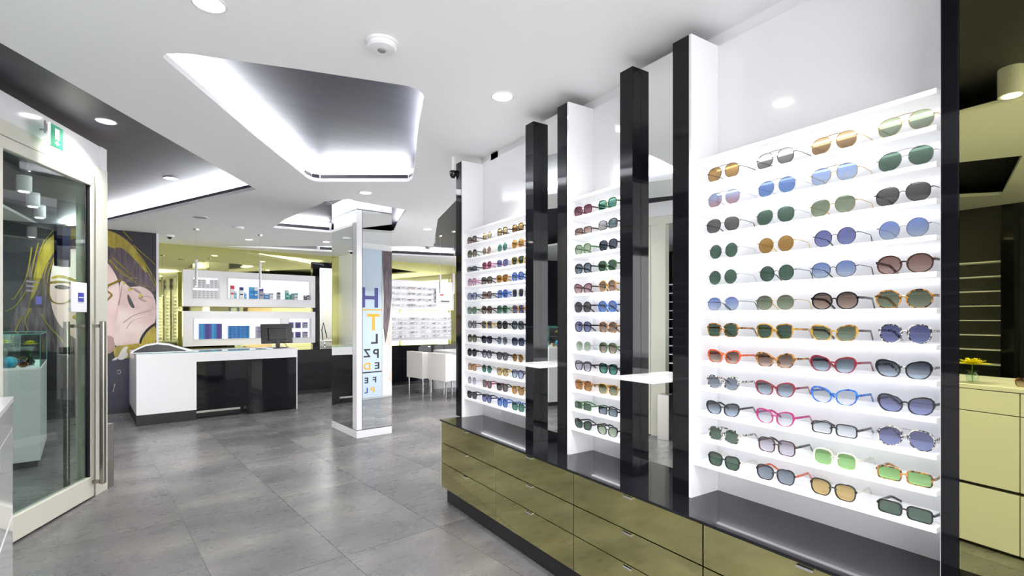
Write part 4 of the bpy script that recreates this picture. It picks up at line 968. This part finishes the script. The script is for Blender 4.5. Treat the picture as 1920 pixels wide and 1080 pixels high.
# long counter at the camera's left
t = thing('long_display_counter', 'long white drawer counter at the left edge, seen also in the tinted mirror', 'counter', (*bw(-.26, 3.58), 0), RB)
obj('worktop', B(-.62, 0, -4.6, 0, .93, .955, bev=.002), M['white'], t)
obj('end_face', B(-.60, -.003, -.012, -.001, 0, .93), M['panel'], t)
for k in range(5):
    y1 = -.014-k*.90; y0 = y1-.894
    for z0, z1, nm in ((.80, .926, 'drawer'), (.375, .795, 'drawer'), (.02, .355, 'drawer')): obj(nm, B(-.02, -.002, y0, y1, z0, z1, bev=.001), M['panel'], t)
obj('body', B(-.60, -.021, -4.55, -.013, 0, .93), M['blackmat'], t)
tc_ = thing('counter_showcase', 'low glass showcase standing on the long white counter', 'showcase', (*bw(-.26, 3.58), 0), RB)
glass_case(tc_, -.60, -.12, -1.6, -.10, .957, 1.20)
obj('glass_shelf', B(-.59, -.13, -1.58, -.12, 1.07, 1.076), M['cglass'], tc_)
fv = bw(-.36, 1.12)
flower(fv[0], fv[1], .956, .115, 'yellow flower in a small glass jar reflected in the tinted mirror', 'yellow', None, .085)
X, Y = bw(-.36, .86); eyewear(K_, 'tortoise', 'brown', (X, Y, .956), -PI/2+RB+PI, 'tortoise sunglasses on the long counter, left pair in the tinted mirror', None)
X, Y = bw(-.36, .66); eyewear(K_, 'brown', 'orange', (X, Y, .956), -PI/2+RB+PI, 'brown sunglasses on the long counter, right pair in the tinted mirror', None)
# lit shelf wall on the far left side (behind the counter)
t = thing('left_shelf_wall', 'dark wall unit with thin lit shelves seen through and in the door glass', 'shelf unit', (-3.05, 1.4, 0))
obj('back_panel', B(-.2, 0, 0, 5.6, .3, 2.3), M['blackmat'], t)
for k in range(10): obj('shelf', B(0, .16, .05, 5.5, .62+.14*k, .628+.14*k), M['ledshelf'], t)
for k in range(5): obj('upright', B(-.01, .18, k*1.38, k*1.38+.09, .3, 2.4), M['black'], t)
obj('base', B(-.2, .3, 0, 5.6, 0, .3), M['black'], t)

# ================================================================== CEILING FITTINGS
def downlight(X, Y, z, label, power=SPOT_W, r=.052, light=True):
    t = thing('downlight', label, 'ceiling light', (X, Y, z))
    bm = bmesh.new()
    n = 28; pr_ = [(r+.012, 0), (r+.012, -.004), (r+.004, -.006), (r, -.002), (r, 0)]
    R = [[bm.verts.new((a*math.cos(2*PI*i/n), a*math.sin(2*PI*i/n), zz)) for i in range(n)] for a, zz in pr_]
    for a, b2 in zip(R, R[1:]):
        for i in range(n): bm.faces.new((a[i], a[(i+1) % n], b2[(i+1) % n], b2[i]))
    obj('trim_ring', bm, M['white'], t)
    obj('lamp_lens', lathe([(r, -.0022), (r, -.0010)], 24), M['lamp'], t)
    if light: area('spot_glow', (0, 0, -.008), r*1.9, power, col=(1, .985, .96), parent=t, spread=math.radians(120))
    return t
for px, py, z, lb in ((392, 6, ZC, 'round downlight at the top edge left of the big ceiling recess'), (942, 180, ZC, 'round downlight right of the big ceiling recess'),
        (685, 361, ZC, 'round downlight just above the mirrored pillar'), (467, 449, ZC, 'small far downlight between the two counter pendants'),
        (199, 227, ZU, 'downlight in the dark recess nearest the door header'), (320, 334, ZU, 'downlight in the dark recess, the farther one')):
    X, Y = fl(px, py, z); downlight(X, Y, z, lb, power=SPOT_W*(.6 if px == 685 else .7 if px == 467 else 2.2 if Y > 5 else 1))
for X, Y, z, lb in ((.95, .55, ZU, 'downlight mirrored at the top of the tinted mirror'), (1.0, 1.6, ZC, 'downlight overhead in front of the nearest bay'), (2.9, 6.6, ZC, 'added downlight hidden behind the display wall'), (3.2, 4.6, ZC, 'added downlight lighting the eye chart wall'), (-.3, -.9, ZC, 'added downlight behind the viewer'), (1.0, -1.4, ZC, 'second added downlight farther behind the viewer'), (.0, 1.35, ZC, 'added downlight over the entrance area'), (2.0, 8.6, ZC, 'added downlight in front of the lit wall panels'), (4.6, 7.9, ZU, 'added downlight above the white desk'), (4.6, 4.6, ZC, 'added downlight in the right-hand room'), (-1.5, .6, ZC, 'added downlight over the left counter')):  # apart from the mirrored and nearest-bay ones, extra downlights added to brighten the room
    downlight(X, Y, z, lb, power=SPOT_W*(.35 if Y == 8.6 else 1.3 if Y == 7.9 else 2.4 if Y > 4 else 1))
# smoke detector
def disc(px, py, label, cat, prof, m, z=ZC, nm='smoke_detector', extra=None):
    X, Y = fl(px, py, z); t = thing(nm, label, cat, (X, Y, z))
    obj('housing', lathe(prof, 32), m, t, False)
    if extra: obj('sensor', lathe(extra, 20), M['grey'], t)
    return t
disc(716, 80, 'white round smoke detector with grey sensor, top centre of the ceiling', 'detector', [(.026, -.034), (.058, -.030), (.066, -.022), (.067, -.012), (.074, -.010), (.075, -.0005)], M['white'], extra=[(.017, -.040), (.019, -.0342)])
disc(447, 425, 'small white round detector near the counter pendants', 'detector', [(.05, -.03), (.07, -.024), (.072, -.0005)], M['white'])
disc(375, 407, 'flat round ceiling speaker grille left of the small detector', 'speaker', [(.085, -.006), (.09, -.0005)], M['ceil'], nm='ceiling_speaker', extra=[(.075, -.008), (.078, -.0062)])
disc(615, 379.5, 'small dark round fitting at the rim of the pillar recess', 'spotlight', [(.035, -.02), (.045, -.014), (.047, -.0005)], M['grey'], nm='rim_spotlight')
t = disc(318, 441, 'small dome camera in the ceiling corner above the mural', 'camera', [(.05, -.03), (.062, -.022), (.064, -.0005)], M['white'], nm='dome_camera')
obj('dome', lathe([(.008, -.058), (.024, -.05), (.032, -.032), (.032, -.0305)], 18), M['screen'], t, True)
X, Y = fl(850, 316, 2.50); t = thing('bracket_camera', 'small black camera beside the top of the farthest black upright', 'camera', (X, Y, 2.47))
obj('body', lathe([(.01, -.045), (.026, -.03), (.03, 0), (.028, .01)], 14), M['screen'], t, True); obj('mount', lathe([(.012, .01), (.012, ZC-2.47)], 10), M['white'], t)
disc(802, 463, 'small black fitting at the edge of the rear recess', 'spotlight', [(.03, -.03), (.04, -.02), (.04, -.0005)], M['grey'], nm='recess_spotlight')
# surface-mounted cylinder lamps (two beyond the door, one seen in the tinted mirror)
for X, Y, z, lb in ((-.355, .86, ZU, 'white cylinder ceiling lamp mirrored at the upper right edge'), (*fl(45, 330, ZU), ZU, 'nearest of the three white cylinder lamps seen through the door glass'), (*fl(62, 362, ZU), ZU, 'middle one of the three cylinder lamps seen through the door glass'), (*fl(74, 385, ZU), ZU, 'farthest of the three cylinder lamps seen through the door glass')):
    t = thing('cylinder_lamp', lb, 'ceiling light', (X, Y, z))
    obj('housing', lathe([(.05, -.155), (.06, -.155), (.06, -.002), (.058, 0)], 28), M['white'], t)
    obj('lamp_lens', lathe([(.042, -.158), (.042, -.1555)], 20), M['lamp'], t)
    area('cylinder_glow', (0, 0, -.165), .08, SPOT_W*.7, parent=t, spread=math.radians(140))
